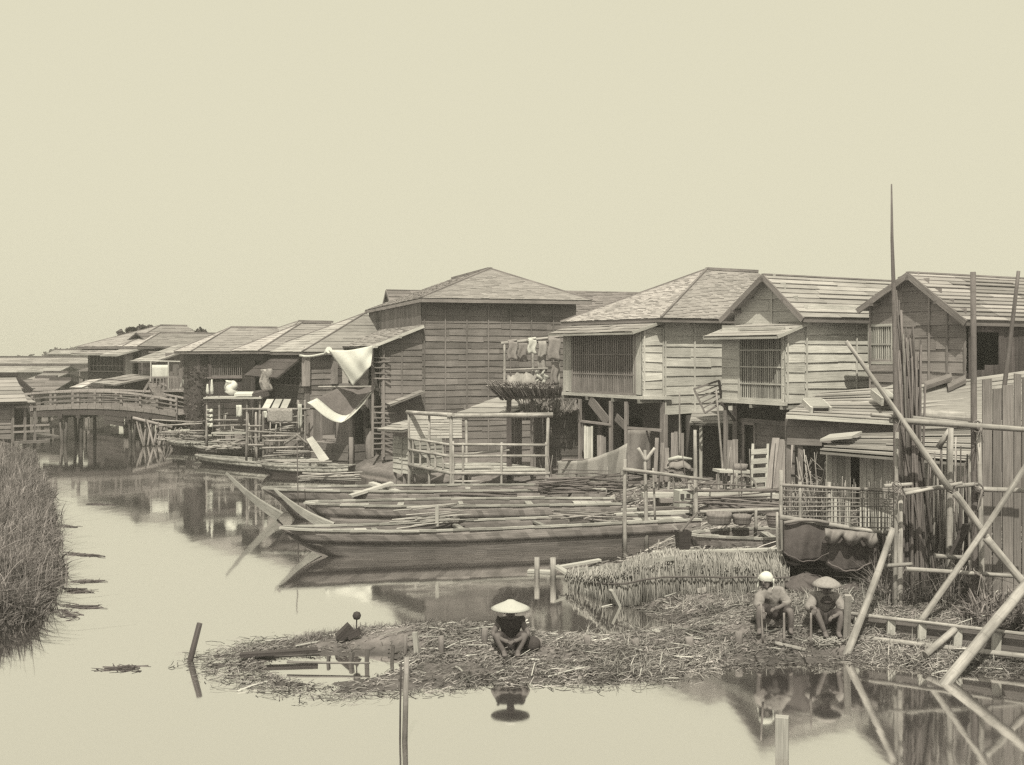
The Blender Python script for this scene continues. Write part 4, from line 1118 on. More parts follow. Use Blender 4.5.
# ---------------------------------------------------------------- railed platform over the boats (393-552)
t = thing('railed_platform', 'open bamboo framed platform with rails behind the long boats', 'platform', G(480, 500, .0))
Y0 = 34.3; C0 = W(451, 470, Y0)             # its near left corner
R1 = W(548, 472, Y0+.3); L1 = W(409, 462, Y0+2.1); zt_ = W(450, 417, Y0).z; zd_ = C0.z
def at(p, z): return V((p.x, p.y, z))
m = MB(); bk = R1-C0; lb = L1-C0; bk.z = lb.z = 0
for i in range(14):
    a = at(C0, zd_)+lb*(i/14.); m.slab(a, a+bk, a+bk+lb/14.3, a+lb/14.3, .05, U(.8, 1.3))
m.obj('deck', WOOD_L, t)
for p, z1, w_ in ((C0, zt_, .12), (R1, zt_, .12), (L1, zt_, .11), (C0+bk*.02+lb*.55, zt_, .09), (C0+bk*.62+lb, zt_, .12), (C0+bk*.02, zd_+.9, .08)):
    MB().pole(at(p, -.3), at(p, z1), w_/2, w_/2.2, 7, U(.9, 1.2), .006).obj('post', LOG, t)
for k in (.12, .52, .98): MB().pole(at(C0+bk*k, -.3 if k < .9 else .1), at(C0+bk*k, zd_+.85), .045, .04, 6, 1., .006).obj('post', LOG, t)
for a, b, z, r_ in ((L1-lb*-.05, C0-lb*.05, zt_+.03, .07), (C0-bk*.04, R1+bk*.05, zt_+.03, .085), (C0, R1, zd_+.8, .045), (C0, R1, zd_+.42, .045), (C0, L1, zd_+.78, .045), (C0, L1, zd_+.42, .05), (C0-bk*.02, R1+bk*.02, zd_-.1, .06), (C0, L1, zd_-.1, .06), (C0, C0+bk*.3, zd_-.35, .035), (C0, C0+bk*.9, zd_-.6, .035)):
    MB().pole(at(a, z), at(b, z+U(-.05, .05)), r_, r_, 7, U(.9, 1.15), .006).obj('rail', LOG, t)
for k in (.18, .36, .54, .72, .9): MB().beam(at(C0+lb*k, zd_), at(C0+lb*k, zd_+.78), .06, .06).obj('baluster', LOG, t)
m = MB(); a = C0+lb*.98
plank_wall(m, a, bk.normalized(), (-lb).normalized(), bk.length*.0, bk.length*.56, zd_+.85, zt_-.05, .09, None, (), 1.0, 1.4, .5, rag=.004)
m.obj('reed_screen', REED, t)
m = MB(); m.tube([at(C0+bk*.2+lb*.6, zd_+.3), at(C0+bk*.75+lb*.3, zd_+.55)], .04, 6); m.obj('brace', LOG, t)
m = MB(); m.slab(at(C0+bk*.02, zd_+.1), at(C0+bk*.44, zd_+.1), at(C0+bk*.44+lb*.5, zd_+.1), at(C0+bk*.02+lb*.5, zd_+.1), .06, 1.2); m.thing('plank_stack', WOOD_X, 'stack of pale planks lying on the railed platform', 'planks')
# plank hutch at its left end
f = Fr(413, 37.2, 40)
t = thing('plank_hutch', 'small plank walled hutch at the left end of the railed platform', 'hutch', f.P(0, 0, .2))
wa = f.pa(394); m = MB()
plank_wall(m, f.O, f.a, -f.b, 0, wa, f.z(474), f.z(439), .16, None, (), .8, 1.25, .8, battens=(.02, wa*.5))
plank_wall(m, f.O, f.b, -f.a, 0, 1.2, f.z(474), f.z(439), .16)
m.obj('wall', WOOD_L, t)
m = MB()
for a_ in (0, wa*.5, wa): m.beam(f.P(.05, a_, -.2), f.P(.05, a_, f.z(474)), .1, .1)
m.obj('stilts', WOOD_M, t)
m = MB(); roof_plane(m, f.P(-.5, wa+.3, f.z(431)), f.P(-.5, -.1, f.z(430)), f.P(.7, -.1, f.z(422)), f.P(.7, wa+.3, f.z(423)), .25, .5); m.obj('roof', SHING_L, t)

# ---------------------------------------------------------------- drying deck with cloths (482-562, 340-415)
Yd = 35.4
def D(px, py, dy=0.): return W(px, py, Yd+dy)
t = thing('drying_deck', 'raised drying deck with a flared brushwood floor, left of the wide lattice bay', 'platform', V((D(520, 400).x, Yd, .5)))
MB().beam(V((D(509, 400).x, Yd, .5)), D(509, 396), .16, .16).obj('post', WOOD_D, t)
MB().beam(V((D(532, 400).x, Yd+.6, .5)), D(532, 398, .6), .1, .1).obj('post', WOOD_M, t)
for px_, y0, dy in ((504.5, 343, 0), (559, 338, .2), (533, 341, .9)): MB().pole(D(px_, 390, dy), D(px_, y0, dy), .045, .04, 6).obj('post', LOG, t)
MB().pole(D(501, 343.5), D(563, 336.5, .2), .06, .05, 7).obj('rail', LOG, t)
MB().pole(D(503, 370), D(560, 368, .2), .03, .03, 6).obj('rail', LOG, t)
m = MB()
for i in range(170):
    u = rnd.random(); px_ = 491+u*66; e = U(-3, 3)
    m.pole(D(px_+10-u*6, 399-u*1, .25)+V((0, U(-.3, .5), U(-.06, .06))), D(px_-6+12*u, 383+e+u*2, -.75), .02, .012, 4, U(.6, 1.5), .01, 2)
m.obj('brushwood_floor', REED_D, t)
m = MB(); m.pole(D(487, 386, -.5), D(555, 389, -.5), .035, .03, 6, 1.2); m.pole(D(506, 398, .2), D(562, 396, .3), .05, .05, 6, .6); m.obj('edge_pole', LOG, t)
for (x0, x1, y0, y1, mt, lb) in ((508, 517, 342, 360, CLOTH_M, 'leftmost of three cloths hung on the drying deck rail'), (528, 536, 340, 354, CLOTH_L, 'shortest and middle one of three cloths hung on the drying deck rail'), (548, 560, 338.5, 360.5, CLOTH_M, 'rightmost and widest cloth hung on the drying deck rail')):
    p0, p1 = D(x0, y0, -.08), D(x1, y0-1, -.06); hh = (y1-y0)/F*Yd
    m = MB(); m.grid(lambda u, v: p0.lerp(p1, u)+V((.03*math.sin(v*7), -.05*math.sin(u*7+v*2)*v, -hh*v+.03*math.sin(u*5))), 8, 8, .025)
    m.grid(lambda u, v: p0.lerp(p1, u)+V((.02*math.sin(v*7), .16+.03*math.sin(u*7), -hh*.7*v)), 6, 5, .025)
    m.grid(lambda u, v: p0.lerp(p1, u)+V((0, .16*v, .02+.05*math.sin(math.pi*v))), 6, 4, .02)
    m.thing('hanging_cloth', mt, lb, 'laundry', 'cloths drying on the raised deck')
CLOTH_F = mat('worn futon cotton', .34, 'cloth', gc=.4, sc_=.3, bump=.4)
m = MB()
def futon(u, v):
    p = D(507+u*34, 386-3*u, -.25+.8*v); return p+V((0, 0, .42*min(1, 4*v)*(1-.5*v)*(.85+.2*math.sin(u*4))+.035*math.sin(u*21+v*5)+.03*math.sin(u*47)))
m.grid(futon, 18, 10, .05, tonefn=lambda u, v: .9+.3*math.sin(u*14)*.5); m.thing('bedding', CLOTH_F, 'thick bedding folded over on the drying deck floor', 'bedding')
m = MB(); m.grid(lambda u, v: D(537+u*9, 381-10*v+3*math.sin(u*3), -.3+.4*u)+V((.08*math.sin(v*6), .1*math.sin(u*9+v*4), .04*math.sin(u*8))), 8, 8, .04); m.thing('bedding', CLOTH_L, 'striped cloth bunched against the right end of the folded bedding', 'bedding')
for (x0, x1, y0, y1, dy, mt, lb) in ((518, 527, 343, 362, .5, CLOTH_M, 'dim cloth hung behind, between the left and middle cloths of the drying deck'), (538, 546, 341, 372, .6, CLOTH_F, 'long cloth hung behind the rightmost cloth of the drying deck'), (551, 558, 362, 384, .1, CLOTH_M, 'cloth hung low at the right end of the drying deck')):
    p0, p1 = D(x0, y0, dy), D(x1, y0, dy); hh = (y1-y0)/F*Yd
    m = MB(); m.grid(lambda u, v: p0.lerp(p1, u)+V((.03*math.sin(v*7), -.05*math.sin(u*9+v*2)*v, -hh*v)), 8, 8, .025); m.thing('hanging_cloth', mt, lb, 'laundry', 'cloths drying on the raised deck')
# pale roof slab and brush eave of the low shed under the drying deck
f = Fr(560, 36.8, 40)
t = thing('low_shed', 'low shed with pale board roof and ragged thatch edge beneath the drying deck', 'shed', f.P(0, 1.5, .5))
m = MB(); roof_plane(m, W(457, 414, 36.5), W(512, 414, 36.), W(540, 400, 38.), W(497, 397.5, 38.3), .6, 1.4, .03); m.obj('roof', SHING_L, t)
m = MB()
for i in range(190):
    u = rnd.random(); px_ = 520+u*58; p = W(px_+U(-4, 4), 402+U(-3, 3), 36.8); q = W(px_+U(-5, 5), 411+8*math.sin(u*2.9)*U(.3, 1.)-4*u, 36.0)
    m.pole(p, q, .025, .012, 4, U(.4, 1.3), .02, 2)
m.slab(W(518, 405, 36.9), W(578, 402, 36.9), W(578, 399, 38.4), W(518, 399, 38.4), .05, .7)
m.obj('thatch_eave', REED_D, t)
m = MB()
plank_wall(m, W(508, 450, 37), V((1, .04, 0)).normalized(), V((0, -1, 0)), 0, 2.6, .5, W(508, 413, 37).z, .22, None, [(.5, 1.0, .5, 2.3)], .5, 1.1, vertical=True)
plank_wall(m, W(545, 450, 36.9), V((1, .04, 0)).normalized(), V((0, -1, 0)), 0, 1.2, .5, W(545, 411, 37).z, .3, None, (), .4, .7)
m.obj('wall', WOOD_M, t)
for px_, yy in ((509, 36.2), (534, 36.3)): MB().beam(V((W(px_, 400, yy).x, yy, .5)), W(px_, 412, yy), .12, .12, tone=.9).obj('post', WOOD_M, t)

# ---------------------------------------------------------------- big hung mat and hangings of the ground floor
pa_, pb_ = W(557, 461, 32.8), W(627, 443, 32.2)
m = MB()
def matf(u, v):
    p = pa_.lerp(pb_, u); sag = -.18*math.sin(math.pi*u); hgt = (.82+.42*u)
    return p+V((.03*math.sin(v*5+u*9), .07*math.sin(u*11)+.05*math.sin(u*29+v*3)+.1*v, sag-hgt*v+.05*math.sin(u*17)*v))
m.grid(matf, 40, 10, .025, tonefn=lambda u, v: .9+.35*math.sin(int(u*7)*2.3)*.5)
m.thing('hanging_mat', mat('hemp netting', .36, 'cloth', gc=.35, sc_=.3, bump=.4, scale=30.), 'wide brown net hung out from the wide lattice bay to a stake', 'netting')
m = MB(); m.grid(lambda u, v: W(627.5+u*23, 430+v*42, 33.4+.8*u)+V((0, .06*math.sin(u*8+v*2), 0)), 10, 10, .02); m.thing('hanging_sheet', CLOTH_M, 'brown sheet hung as a doorway curtain below the wide lattice bay', 'curtain')
m = MB(); m.grid(lambda u, v: W(652+u*30, 492+v*30, 29.4)+V((.12*math.sin(v*4+1)*(.5-u), .14*math.sin(u*math.pi), .04*math.sin(u*7))), 10, 8, .03); m.thing('straw_mat', mat('woven straw mat', .27, 'cloth', gc=.3, sc_=.3, scale=26.), 'pale rolled straw mat standing behind the two tall stakes', 'mat')

# ---------------------------------------------------------------- shore clutter between the houses and the boats
def simple(fn, name, mt, label, cat, group=None):
    m = MB(); fn(m); return m.thing(name, mt, label, cat, group)
GZ = .58
def gpt(px, Y): return V(((px-CX)/F*Y, Y, ground_z((px-CX)/F*Y, Y)))
def stick(px, py0, py1, Y, r, label, mt=LOG, px1=None, group=None, base=None, name='stake', cat='stake', r1=None):
    p = W(px, py0, Y); q = W(px if px1 is None else px1, py1, Y)
    m = MB(); m.pole(p, q, r, r1 or r*.8, 7, U(.85, 1.15), .006); return m.thing(name, mt, label, cat, group)
# rack of two tall stakes and a crossing pole
t = thing('pole_rack', 'rough rack of upright stakes and one crossing pole at the boat sterns', 'rack', G(640, 545))
for a, b, Y, r_ in (((625, 556), (625, 459), 25.6, .055), ((646.5, 552), (645, 450), 26.1, .055), ((696, 530), (695, 430), 26.6, .06), ((655, 520), (653, 468), 26.2, .03)):
    MB().pole(W(*a, Y), W(*b, Y), r_, r_*.7, 7, 1., .008).obj('post', LOG, t)
MB().pole(W(622, 469, 25.5), W(709, 480, 26.5), .05, .035, 7, 1., .012).obj('cross_pole', LOG, t)
for q in (638, 655): MB().pole(W(645.5, 461, 26.1), W(q, 448, 26.1), .05, .04, 6, 1.2).obj('fork', LOG, t)
MB().pole(W(625, 491, 25.6), W(640, 487, 26), .03, .02, 6).obj('peg', LOG, t)
stick(679.5, 460, 392, 33.2, .03, 'thin upright bamboo before the plank wall, left of the pent roof', BAM, name='bamboo_pole', cat='pole')
stick(725, 499, 388, 30.5, .035, 'tall leaning bamboo with its foot beside the bench', BAM, 716, name='bamboo_pole', cat='pole')
# wooden frame lying on the pent roof
t = thing('lattice_frame', 'slatted wooden frame propped on the pent roof below the hip roofed house', 'frame', W(710, 412, 33))
q = [W(694, 389, 33), W(719, 380.5, 33.2), W(722, 402, 33.4), W(705, 413, 33.)]
for i in range(4): MB().beam(q[i], q[(i+1) % 4], .07, .05).obj('frame_bar', WOOD_M, t)
m = MB()
for k in (.2, .4, .6, .8): m.beam(q[0].lerp(q[3], k), q[1].lerp(q[2], k), .04, .03)
m.obj('slats', WOOD_M, t)
stick(721, 402, 421, 32.4, .05, 'dark strut leaning on the pent roof edge beside the slatted frame', WOOD_D, 735, name='strut', cat='strut')
# high bench with a bucket and a wheel hoop
t = thing('bench', 'high rough bench before the doorway under the tall lattice bay', 'bench', gpt(735, 30))
for px_, Y in ((719, 30), (732, 30.), (748, 30.4), (737, 31)): MB().pole(W(px_-1, 502, Y), W(px_, 471, Y), .045, .04, 6).obj('leg', LOG, t)
MB().beam(W(716, 470.5, 30.1), W(750, 471.5, 30.3), .5, .07, tone=1.1).obj('top', WOOD_L, t)
m = MB(); c = W(740, 470, 30.2); m.lathe(c, [(.0, 0), (.18, 0), (.22, .16), (.2, .16), (.17, .03), (0, .03)], 14); m.thing('tub', WOOD_M, 'small wooden tub standing on the high bench', 'tub')
m = MB(); c = W(744, 490, 29.8)
for i in range(20):
    a, b = i*math.pi/10, (i+1)*math.pi/10
    m.beam(c+V((math.cos(a)*.36, .1*math.cos(a), math.sin(a)*.4)), c+V((math.cos(b)*.36, .1*math.cos(b), math.sin(b)*.4)), .04, .05)
m.thing('hoop', LOG, 'bent wooden hoop leaning against the high bench', 'hoop')
# stepped cabinet / ladder and planks leaning at the wall
t = thing('ladder', 'short ladder with broad rungs leaning beside the doorway', 'ladder', gpt(755, 30.3))
for dx in (0, 15):
    MB().beam(W(751+dx, 494, 30.3), W(753+dx, 444, 30.9), .07, .06).obj('side_rail', WOOD_L, t)
for k in range(5):
    a, b = W(751, 490-k*9.5, 30.34+k*.1), W(767, 489-k*9.5, 30.34+k*.1); MB().beam(a, b, .05, .14, tone=1.2).obj('rung', WOOD_L, t)
for i, (x0, x1, w_, lb) in enumerate(((768, 776, .2, 'leftmost of four boards leaning on the wall right of the short ladder'), (774, 781, .19, 'second from left of four boards leaning right of the short ladder'), (780, 787, .2, 'third from left of four boards leaning right of the short ladder'), (786, 791, .15, 'rightmost of four boards leaning right of the short ladder'))):
    m = MB(); m.beam(W(x0, 500, 29.9), W(x1, 438+i*1.5, 30.9), w_, .03, tone=U(.8, 1.3)); m.thing('board', WOOD_M, lb, 'board', 'boards leaning on the wall')
for i, (x0, x1, lb) in enumerate(((655, 657, 'left upright plank beside the house corner post'), (661, 662.5, 'middle upright plank beside the house corner post'), (667, 667, 'right upright plank beside the house corner post'))):
    m = MB(); m.beam(W(x0, 482, 32.6), W(x1, 438+i*5, 33.2), .11, .04, tone=U(.8, 1.1)); m.thing('board', WOOD_M, lb, 'board', 'planks by the corner post')
# sack pile on a stand (668-690, 455-475), white boxes
t = thing('trestle', 'low trestle carrying a sack before the dark side door', 'trestle', gpt(680, 31))
for px_, b_ in ((671, 667), (688, 690), (683, 702), (672, 676)): MB().pole(W(b_, 500, 31), W(px_, 470, 31.2), .045, .035, 6).obj('leg', LOG, t)
MB().beam(W(666, 470, 31.1), W(692, 469, 31.2), .45, .06).obj('top', WOOD_M, t)
m = MB(); m.grid(lambda u, v: W(668+u*22, 468, 31.1)+V((0, -.25+.5*v, .02+.22*math.sin(math.pi*v)**.6*math.sin(math.pi*(u*.9+.05))**.5+.03*math.sin(u*12))), 12, 8, .02); m.thing('sack', CLOTH_M, 'slumped brown sack on the low trestle', 'sack')
m = MB(); m.tube([W(668, 460, 31.), W(678, 457.5, 31), W(692, 459, 31)], [.05, .06, .03], 8); m.thing('cloth_roll', CLOTH_L, 'pale roll of cloth lying on the slumped sack', 'cloth')
t = thing('paper_box', 'whitewashed box with dark square openings behind the tall stakes', 'box', G(683, 520, .5))
c = W(684, 503, 28.4); MB().box(c, (.42, .4, .68), .25).obj('body', CLOTH_L, t)
m = MB()
for dx, dz in ((-.08, .2), (.08, .2), (.07, -.12), (-.1, -.2)): m.box(c+V((dx, -.2-.012+dx*.25, dz)), (.1, .03, .13), .25)
m.obj('opening', CLOTH_D, t)  # dark blocks on the face, painting the shade of the holes
# tubs, basket, bucket in and around the drawn up boat
def tub(px, py, Y, r, hh, mt, lb, name='tub', cat='tub'):
    m = MB(); c = W(px, py, Y)
    m.lathe(c, [(0, 0), (r*.85, 0), (r*.95, hh*.3), (r*.97, hh*.33), (r, hh*.7), (r*1.03, hh), (r*.94, hh), (r*.8, .05), (0, .05)], 16)
    for k in (.25, .7): m.lathe(c, [(r*(.86+.16*k)+.012, hh*k-.02), (r*(.86+.16*k)+.016, hh*k+.02)], 16, .7)
    return m.thing(name, mt, lb, cat)
tub(719, 524, 24.0, .27, .25, WOOD_M, 'wide dark tub in the drawn up boat, left of the round basket')
tub(742, 524, 24.0, .2, .2, WOOD_M, 'smaller tub in the drawn up boat, beside the round basket')
m = MB(); c = W(774, 527, 22.6)
m.lathe(c, [(0, 0), (.11, 0), (.14, .1), (.16, .26), (.15, .27), (.12, .05), (0, .04)], 14)
for k in range(5): m.tube([c+V((math.cos(i*.4488)*(.115+.012*k), math.sin(i*.4488)*(.115+.012*k), .03+k*.055)) for i in range(15)], .012, 5, U(.7, 1.3))
m.thing('basket', BAM_D, 'small round wicker basket right of the tubs', 'basket')
t = thing('bucket', 'dark square wooden bucket on a post at the reed screen top', 'bucket', W(683, 552, 21.6))
c = W(683, 549, 21.6); m = MB()
r0, r1 = .15, .19
for i in range(4):
    a, b = math.pi/4+i*math.pi/2+.2, math.pi/4+(i+1)*math.pi/2+.2
    m.slab(c+V((math.cos(a)*r0, math.sin(a)*r0, 0)), c+V((math.cos(b)*r0, math.sin(b)*r0, 0)), c+V((math.cos(b)*r1, math.sin(b)*r1, .36)), c+V((math.cos(a)*r1, math.sin(a)*r1, .36)), .025, .6)
m.slab(c+V((-.1, -.1, .05)), c+V((.1, -.1, .05)), c+V((.1, .1, .05)), c+V((-.1, .1, .05)), .04, .5)
m.obj('body', WOOD_D, t)
MB().pole(W(680, 532, 21.6), W(697, 513, 22.4), .035, .025, 6, .7).obj('handle', WOOD_M, t)
stick(700, 512, 509, 24.6, .05, 'long level pole resting above the tubs of the drawn up boat', LOG, 790, name='pole', cat='pole')
stick(756, 530, 508, 24.2, .04, 'short upright prop under the long level pole', LOG, 756)
# scattered timber on the shore
for i in range(34):
    px_ = U(560, 800); Y = U(27.5, 31.5); p = gpt(px_, Y)
    if sdist(np.array([p.x]), np.array([p.y]), RIGHT_BANK)[0] < .2: continue
    a = rnd.gauss(.1, .5); L = U(.7, 2.2)
    d = V((math.cos(a), math.sin(a), 0)); z = .1+.2*rnd.random()
    m = MB(); m.beam(p-d*L/2+V((0, 0, z)), p+d*L/2+V((0, 0, z+U(-.06, .06))), U(.08, .2), U(.04, .1), tone=U(.6, 1.3)); m.thing('driftwood', WOOD_M, 'weathered timber offcut lying on the shore between houses and boats', 'timber', 'timber offcuts strewn on the shore')
for i, (px_, Y, L, a) in enumerate(((770, 29.2, 3.2, .02), (800, 28.6, 3.0, -.1), (690, 29.4, 2.6, .1))):
    p = gpt(px_, Y); d = V((math.cos(a), math.sin(a), 0)); m = MB(); m.beam(p-d*L/2+V((0, 0, .3)), p+d*L/2+V((0, 0, .25)), .25, .12, tone=1.2); m.thing('beam', WOOD_X, ('long bleached beam in front of the leaning boards', 'long bleached beam before the thicket of thin poles', 'long bleached beam in front of the low trestle')[i], 'beam')

# ---------------------------------------------------------------- tarpaulins on the house at the left centre
m = MB(); Yt = 46.2
A, B_, Cc, Dd = W(329, 350, 42.6), W(373, 345.5, 41.4), W(371, 366, 41.3), W(353, 386, 41.8)
def tarp(u, v):
    a = A.lerp(B_, u); b = Dd.lerp(Cc, u); p = a.lerp(b, v)
    return p+V((0, -.12*math.sin(math.pi*u)*math.sin(math.pi*v)-.05*math.sin(u*8+v*7)-.03*math.sin(u*13-v*3), -.14*math.sin(math.pi*u)*(1-v)*.6))
m.grid(tarp, 20, 16, .02); m.thing('tarpaulin', CLOTH_W, 'big white triangular cloth hung under the eave beside the dark storehouse', 'tarpaulin')
m = MB(); m.tube([W(300, 355.5, 44.5)]+[W(300+i*5, 356-.3*i+1.0*math.sin(i*.8), 44.5-.3*i) for i in range(1, 6)]+[A], [.05]*6+[.14], 8); m.thing('rolled_cloth', CLOTH_W, 'white cloth rolled along the eave, leading to the big white triangular cloth', 'tarpaulin')
def aw(u, v):
    top = W(341+u*34, 387+.5*math.sin(u*3), 43.6-.4*u); bot = W(307+u*68, 403+ (20*math.sin(math.pi*min(1, u/.98))**1.3 if u < .5 else 20*math.sin(math.pi*u)) -(14*max(0, u-.5)*2), 41.8+.6*u)
    p = top.lerp(bot, v); return p+V((0, -.05*math.sin(u*9)-.02*math.sin(u*19+v*3), -.15*math.sin(math.pi*v)*math.sin(math.pi*u)))
t = thing('awning', 'sagging grey cloth awning with a broad white border over the dark boat shed', 'awning', aw(.5, .5))
m = MB(); m.grid(lambda u, v: aw(u, v*.72), 24, 10, .02); m.obj('cloth', mat('dull awning cloth', .15, 'cloth', gc=.35, sc_=.3, bump=.3), t)
m = MB(); m.grid(lambda u, v: aw(u, .72+v*.28), 24, 4, .02); m.obj('border', CLOTH_W, t)
MB().pole(aw(0, 0)+V((-.9, 0, 0)), aw(1, 0)+V((.2, 0, .02)), .04, .04, 6).obj('pole', LOG, t)
MB().pole(W(375, 387, 43.), W(345, 421, 42.2), .035, .035, 6).obj('pole', LOG, t)

# ---------------------------------------------------------------- bamboo staging at the left (200-330, 392-475)
def staging(label, posts, rails, Y, name='bamboo_staging', decks=(), depth=1.3):
    t = thing(name, label, 'staging', G(posts[0][0], 470))
    for (px_, y0, y1) in posts:
        for dy in (0, depth): MB().pole(W(px_+U(-1, 1), y1, Y+dy), W(px_, y0, Y+dy), .055, .045, 6, U(.7, 1.2), .008, 4).obj('post', BAM, t)
    for (x0, ya, x1, yb) in rails:
        MB().pole(W(x0, ya, Y-.06), W(x1, yb, Y-.04), .045, .04, 6, U(.8, 1.3), .008, 4).obj('rail', BAM, t)
        if x1-x0 > 25: MB().pole(W(x0, ya, Y+depth), W(x1, yb, Y+depth), .045, .04, 6, U(.6, 1.), .008, 4).obj('rail', BAM, t)
    xa, xb = min(p[0] for p in posts), max(p[0] for p in posts)
    for i in range(14):
        px_ = U(xa, xb); y1 = U(440, 458); MB().pole(W(px_, y1, Y+U(0, depth)), W(px_+U(-4, 4), y1-U(12, 40), Y+U(0, depth)), .035, .03, 5, U(.5, 1.3), .01, 3).obj('post', BAM if i % 2 else LOG, t)
    for i in range(9):
        px_ = U(xa, xb-16); y1 = U(415, 456); MB().pole(W(px_, y1, Y+U(0, depth)), W(px_+U(14, 34), y1+U(-5, 5), Y+U(0, depth)), .035, .03, 5, U(.6, 1.3), .01, 3).obj('rail', BAM if i % 2 else LOG, t)
    for (x0, x1, py) in decks:
        m = MB(); a, b = W(x0, py, Y-.1), W(x1, py, Y-.1)
        for k in range(6):
            o = V((0, k*(depth+.2)/6, 0)); m.beam(a+o, b+o, (depth+.2)/6.3, .07, tone=U(.8, 1.2))
        m.obj('deck', WOOD_L, t)
    return t
staging('bamboo staging with a long bleached top deck, right of the mossy trunk', [(207, 396, 448), (219, 396, 452), (247, 396, 430), (260, 396, 430), (224, 432, 450)], [(210, 420, 247, 420), (212, 426, 248, 425), (220, 447, 246, 438), (216, 446, 246, 444)], 47.5, decks=((204, 262, 398), (212, 248, 433)))
staging('tall bamboo staging carrying the speckled mat, left of the awning', [(247, 411, 461), (256, 412, 461), (263, 409, 461), (305, 400, 450), (298, 400, 430)], [(242, 409, 310, 409), (248, 426, 262, 426), (248, 431, 303, 434), (264, 441, 300, 440), (262, 436, 304, 435), (248, 445, 264, 445), (284, 444, 304, 431), (262, 448, 304, 447), (296, 434, 308, 444)], 43.6, decks=((262, 322, 461),))
def ln(x0, x1, y0, y1, Y, lb, mt=CLOTH_W, gr='washing hung along the houses'):
    m = MB(); m.grid(lambda u, v: W(x0+(x1-x0)*u, y0+(y1-y0)*v, Y)+V((0, -.05*math.sin(u*8+v*3), 0)), 6, 6, .02); m.thing('hung_cloth', mt, lb, 'laundry', gr)
ln(236.5, 242, 405, 417, 47.2, 'narrow white towel hung under the long bleached top deck')
ln(264, 267, 411, 418, 43.3, 'small white rag on the rail at the left of the speckled mat')
ln(207, 213, 409, 412, 47.3, 'topmost of four small white cloths on the staging beside the mossy trunk')
ln(207, 213, 414.5, 417, 47.3, 'second from top of four small white cloths beside the mossy trunk')
ln(207, 213, 418.5, 421, 47.3, 'third from top of four small white cloths beside the mossy trunk')
ln(207.5, 213, 423, 427, 47.3, 'lowest of four small white cloths beside the mossy trunk')
ln(298.5, 302, 404, 428, 43.3, 'tall narrow pale cloth at the right end of the speckled mat staging', CLOTH_L)
m = MB(); a = W(268, 409, 43.35); b = W(293, 409, 43.35)
m.grid(lambda u, v: a.lerp(b, u)+V((0, -.04-.04*math.sin(u*7), -.52*v+.02*math.sin(u*20))), 12, 6, .04); m.thing('hung_mat', mat('speckled matting', .33, 'cloth', gc=.8, sc_=.3, scale=22.), 'speckled straw mat hung over the staging rail', 'mat')
m = MB()
for i in range(3): m.slab(W(262+i*9, 408, 44.6), W(269+i*9, 408, 44.6), W(274+i*8.5, 399, 45.6), W(267+i*8.5, 399, 45.6), .04, U(.9, 1.2))
m.thing('board_roof', WOOD_L, 'three boards leaning as a roof above the speckled straw mat', 'boards')
m = MB(); m.grid(lambda u, v: W(227+u*9-2*v+3*u*v, 380+v*13+3*u*u, 49)+V((.06*math.sin(v*9), -.2*math.sin(u*3)-.08*math.sin(v*6+u*7), 0)), 8, 8, .08); m.thing('white_bundle', CLOTH_W, 'white cloth bundle humped on the long bleached top deck', 'laundry')
for i, (px_, py_, lb) in enumerate(((207.5, 384, 'shorter of two white wrapped posts on the long bleached top deck'), (211.8, 379.5, 'taller of two white wrapped posts on the long bleached top deck'))):
    m = MB(); c = W(px_, 394, 48); hh = (394-py_)/F*48
    m.lathe(c, [(0, 0), (.06, 0), (.075, hh*.3), (.05, hh*.7), (.04, hh*.85), (.03, hh), (0, hh)], 10); m.thing('white_bundle', CLOTH_W, lb, 'laundry')
m = MB(); m.slab(W(234, 394, 47.4), W(252, 394, 47.4), W(254, 391.5, 48.4), W(238, 391.5, 48.4), .1, 1.); m.thing('tray', CLOTH_W, 'flat white tray on the deck right of the humped white bundle', 'tray')
m = MB(); m.slab(W(252, 394, 47.5), W(268, 390, 47.5), W(268, 388.5, 48.4), W(254, 391, 48.4), .25, .9); m.thing('crate', WOOD_D, 'dark open crate tilted at the right end of the bleached top deck', 'crate')
m = MB(); m.grid(lambda u, v: W(262+u*9, 369+v*22, 48.2)+V((.05*math.sin(v*8), -.1*math.sin(u*3.14), 0)), 6, 10, .1, tonefn=lambda u, v: U(.6, 1.5)); m.thing('flowering_vine', mat('blossoming vine', .3, 'ground', gc=.9, sc_=.5, scale=30.), 'speckled climbing vine at the corner under the propped awning', 'vine')
m = MB(); m.slab(W(307, 440, 41.6), W(313, 437, 41.6), W(330, 460, 40.6), W(321, 463, 40.6), .06, 1.); m.thing('gangplank', WOOD_L, 'pale gangplank sloping down before the dark boat shed', 'plank')
sticks(W(225, 449, 46)+V((0, 0, .0)), .3, 1.3, .8, 18, 'tangle of pale poles below the long bleached deck', .5, .03, LOG, sp=.6)
sticks(W(184, 440, 50)+V((0, 0, 0)), -.25, 1.9, 1.2, 34, 'tangled brushwood on the shore beside the mossy trunk', .7, .03, BAM, sp=.9)
sticks(W(285, 466, 42)+V((0, 0, 0)), .05, 1.8, .8, 14, 'loose poles lying under the tall bamboo staging', .4, .03, LOG, sp=.2)
stick(310, 463, 484, 40.5, .045, 'short white post before the flat boat with the bleached top', LOG, 310.5)
stick(300, 462, 461.5, 40.4, .04, 'level pole along the edge of the dark shed quay', LOG, 332, name='pole', cat='pole')

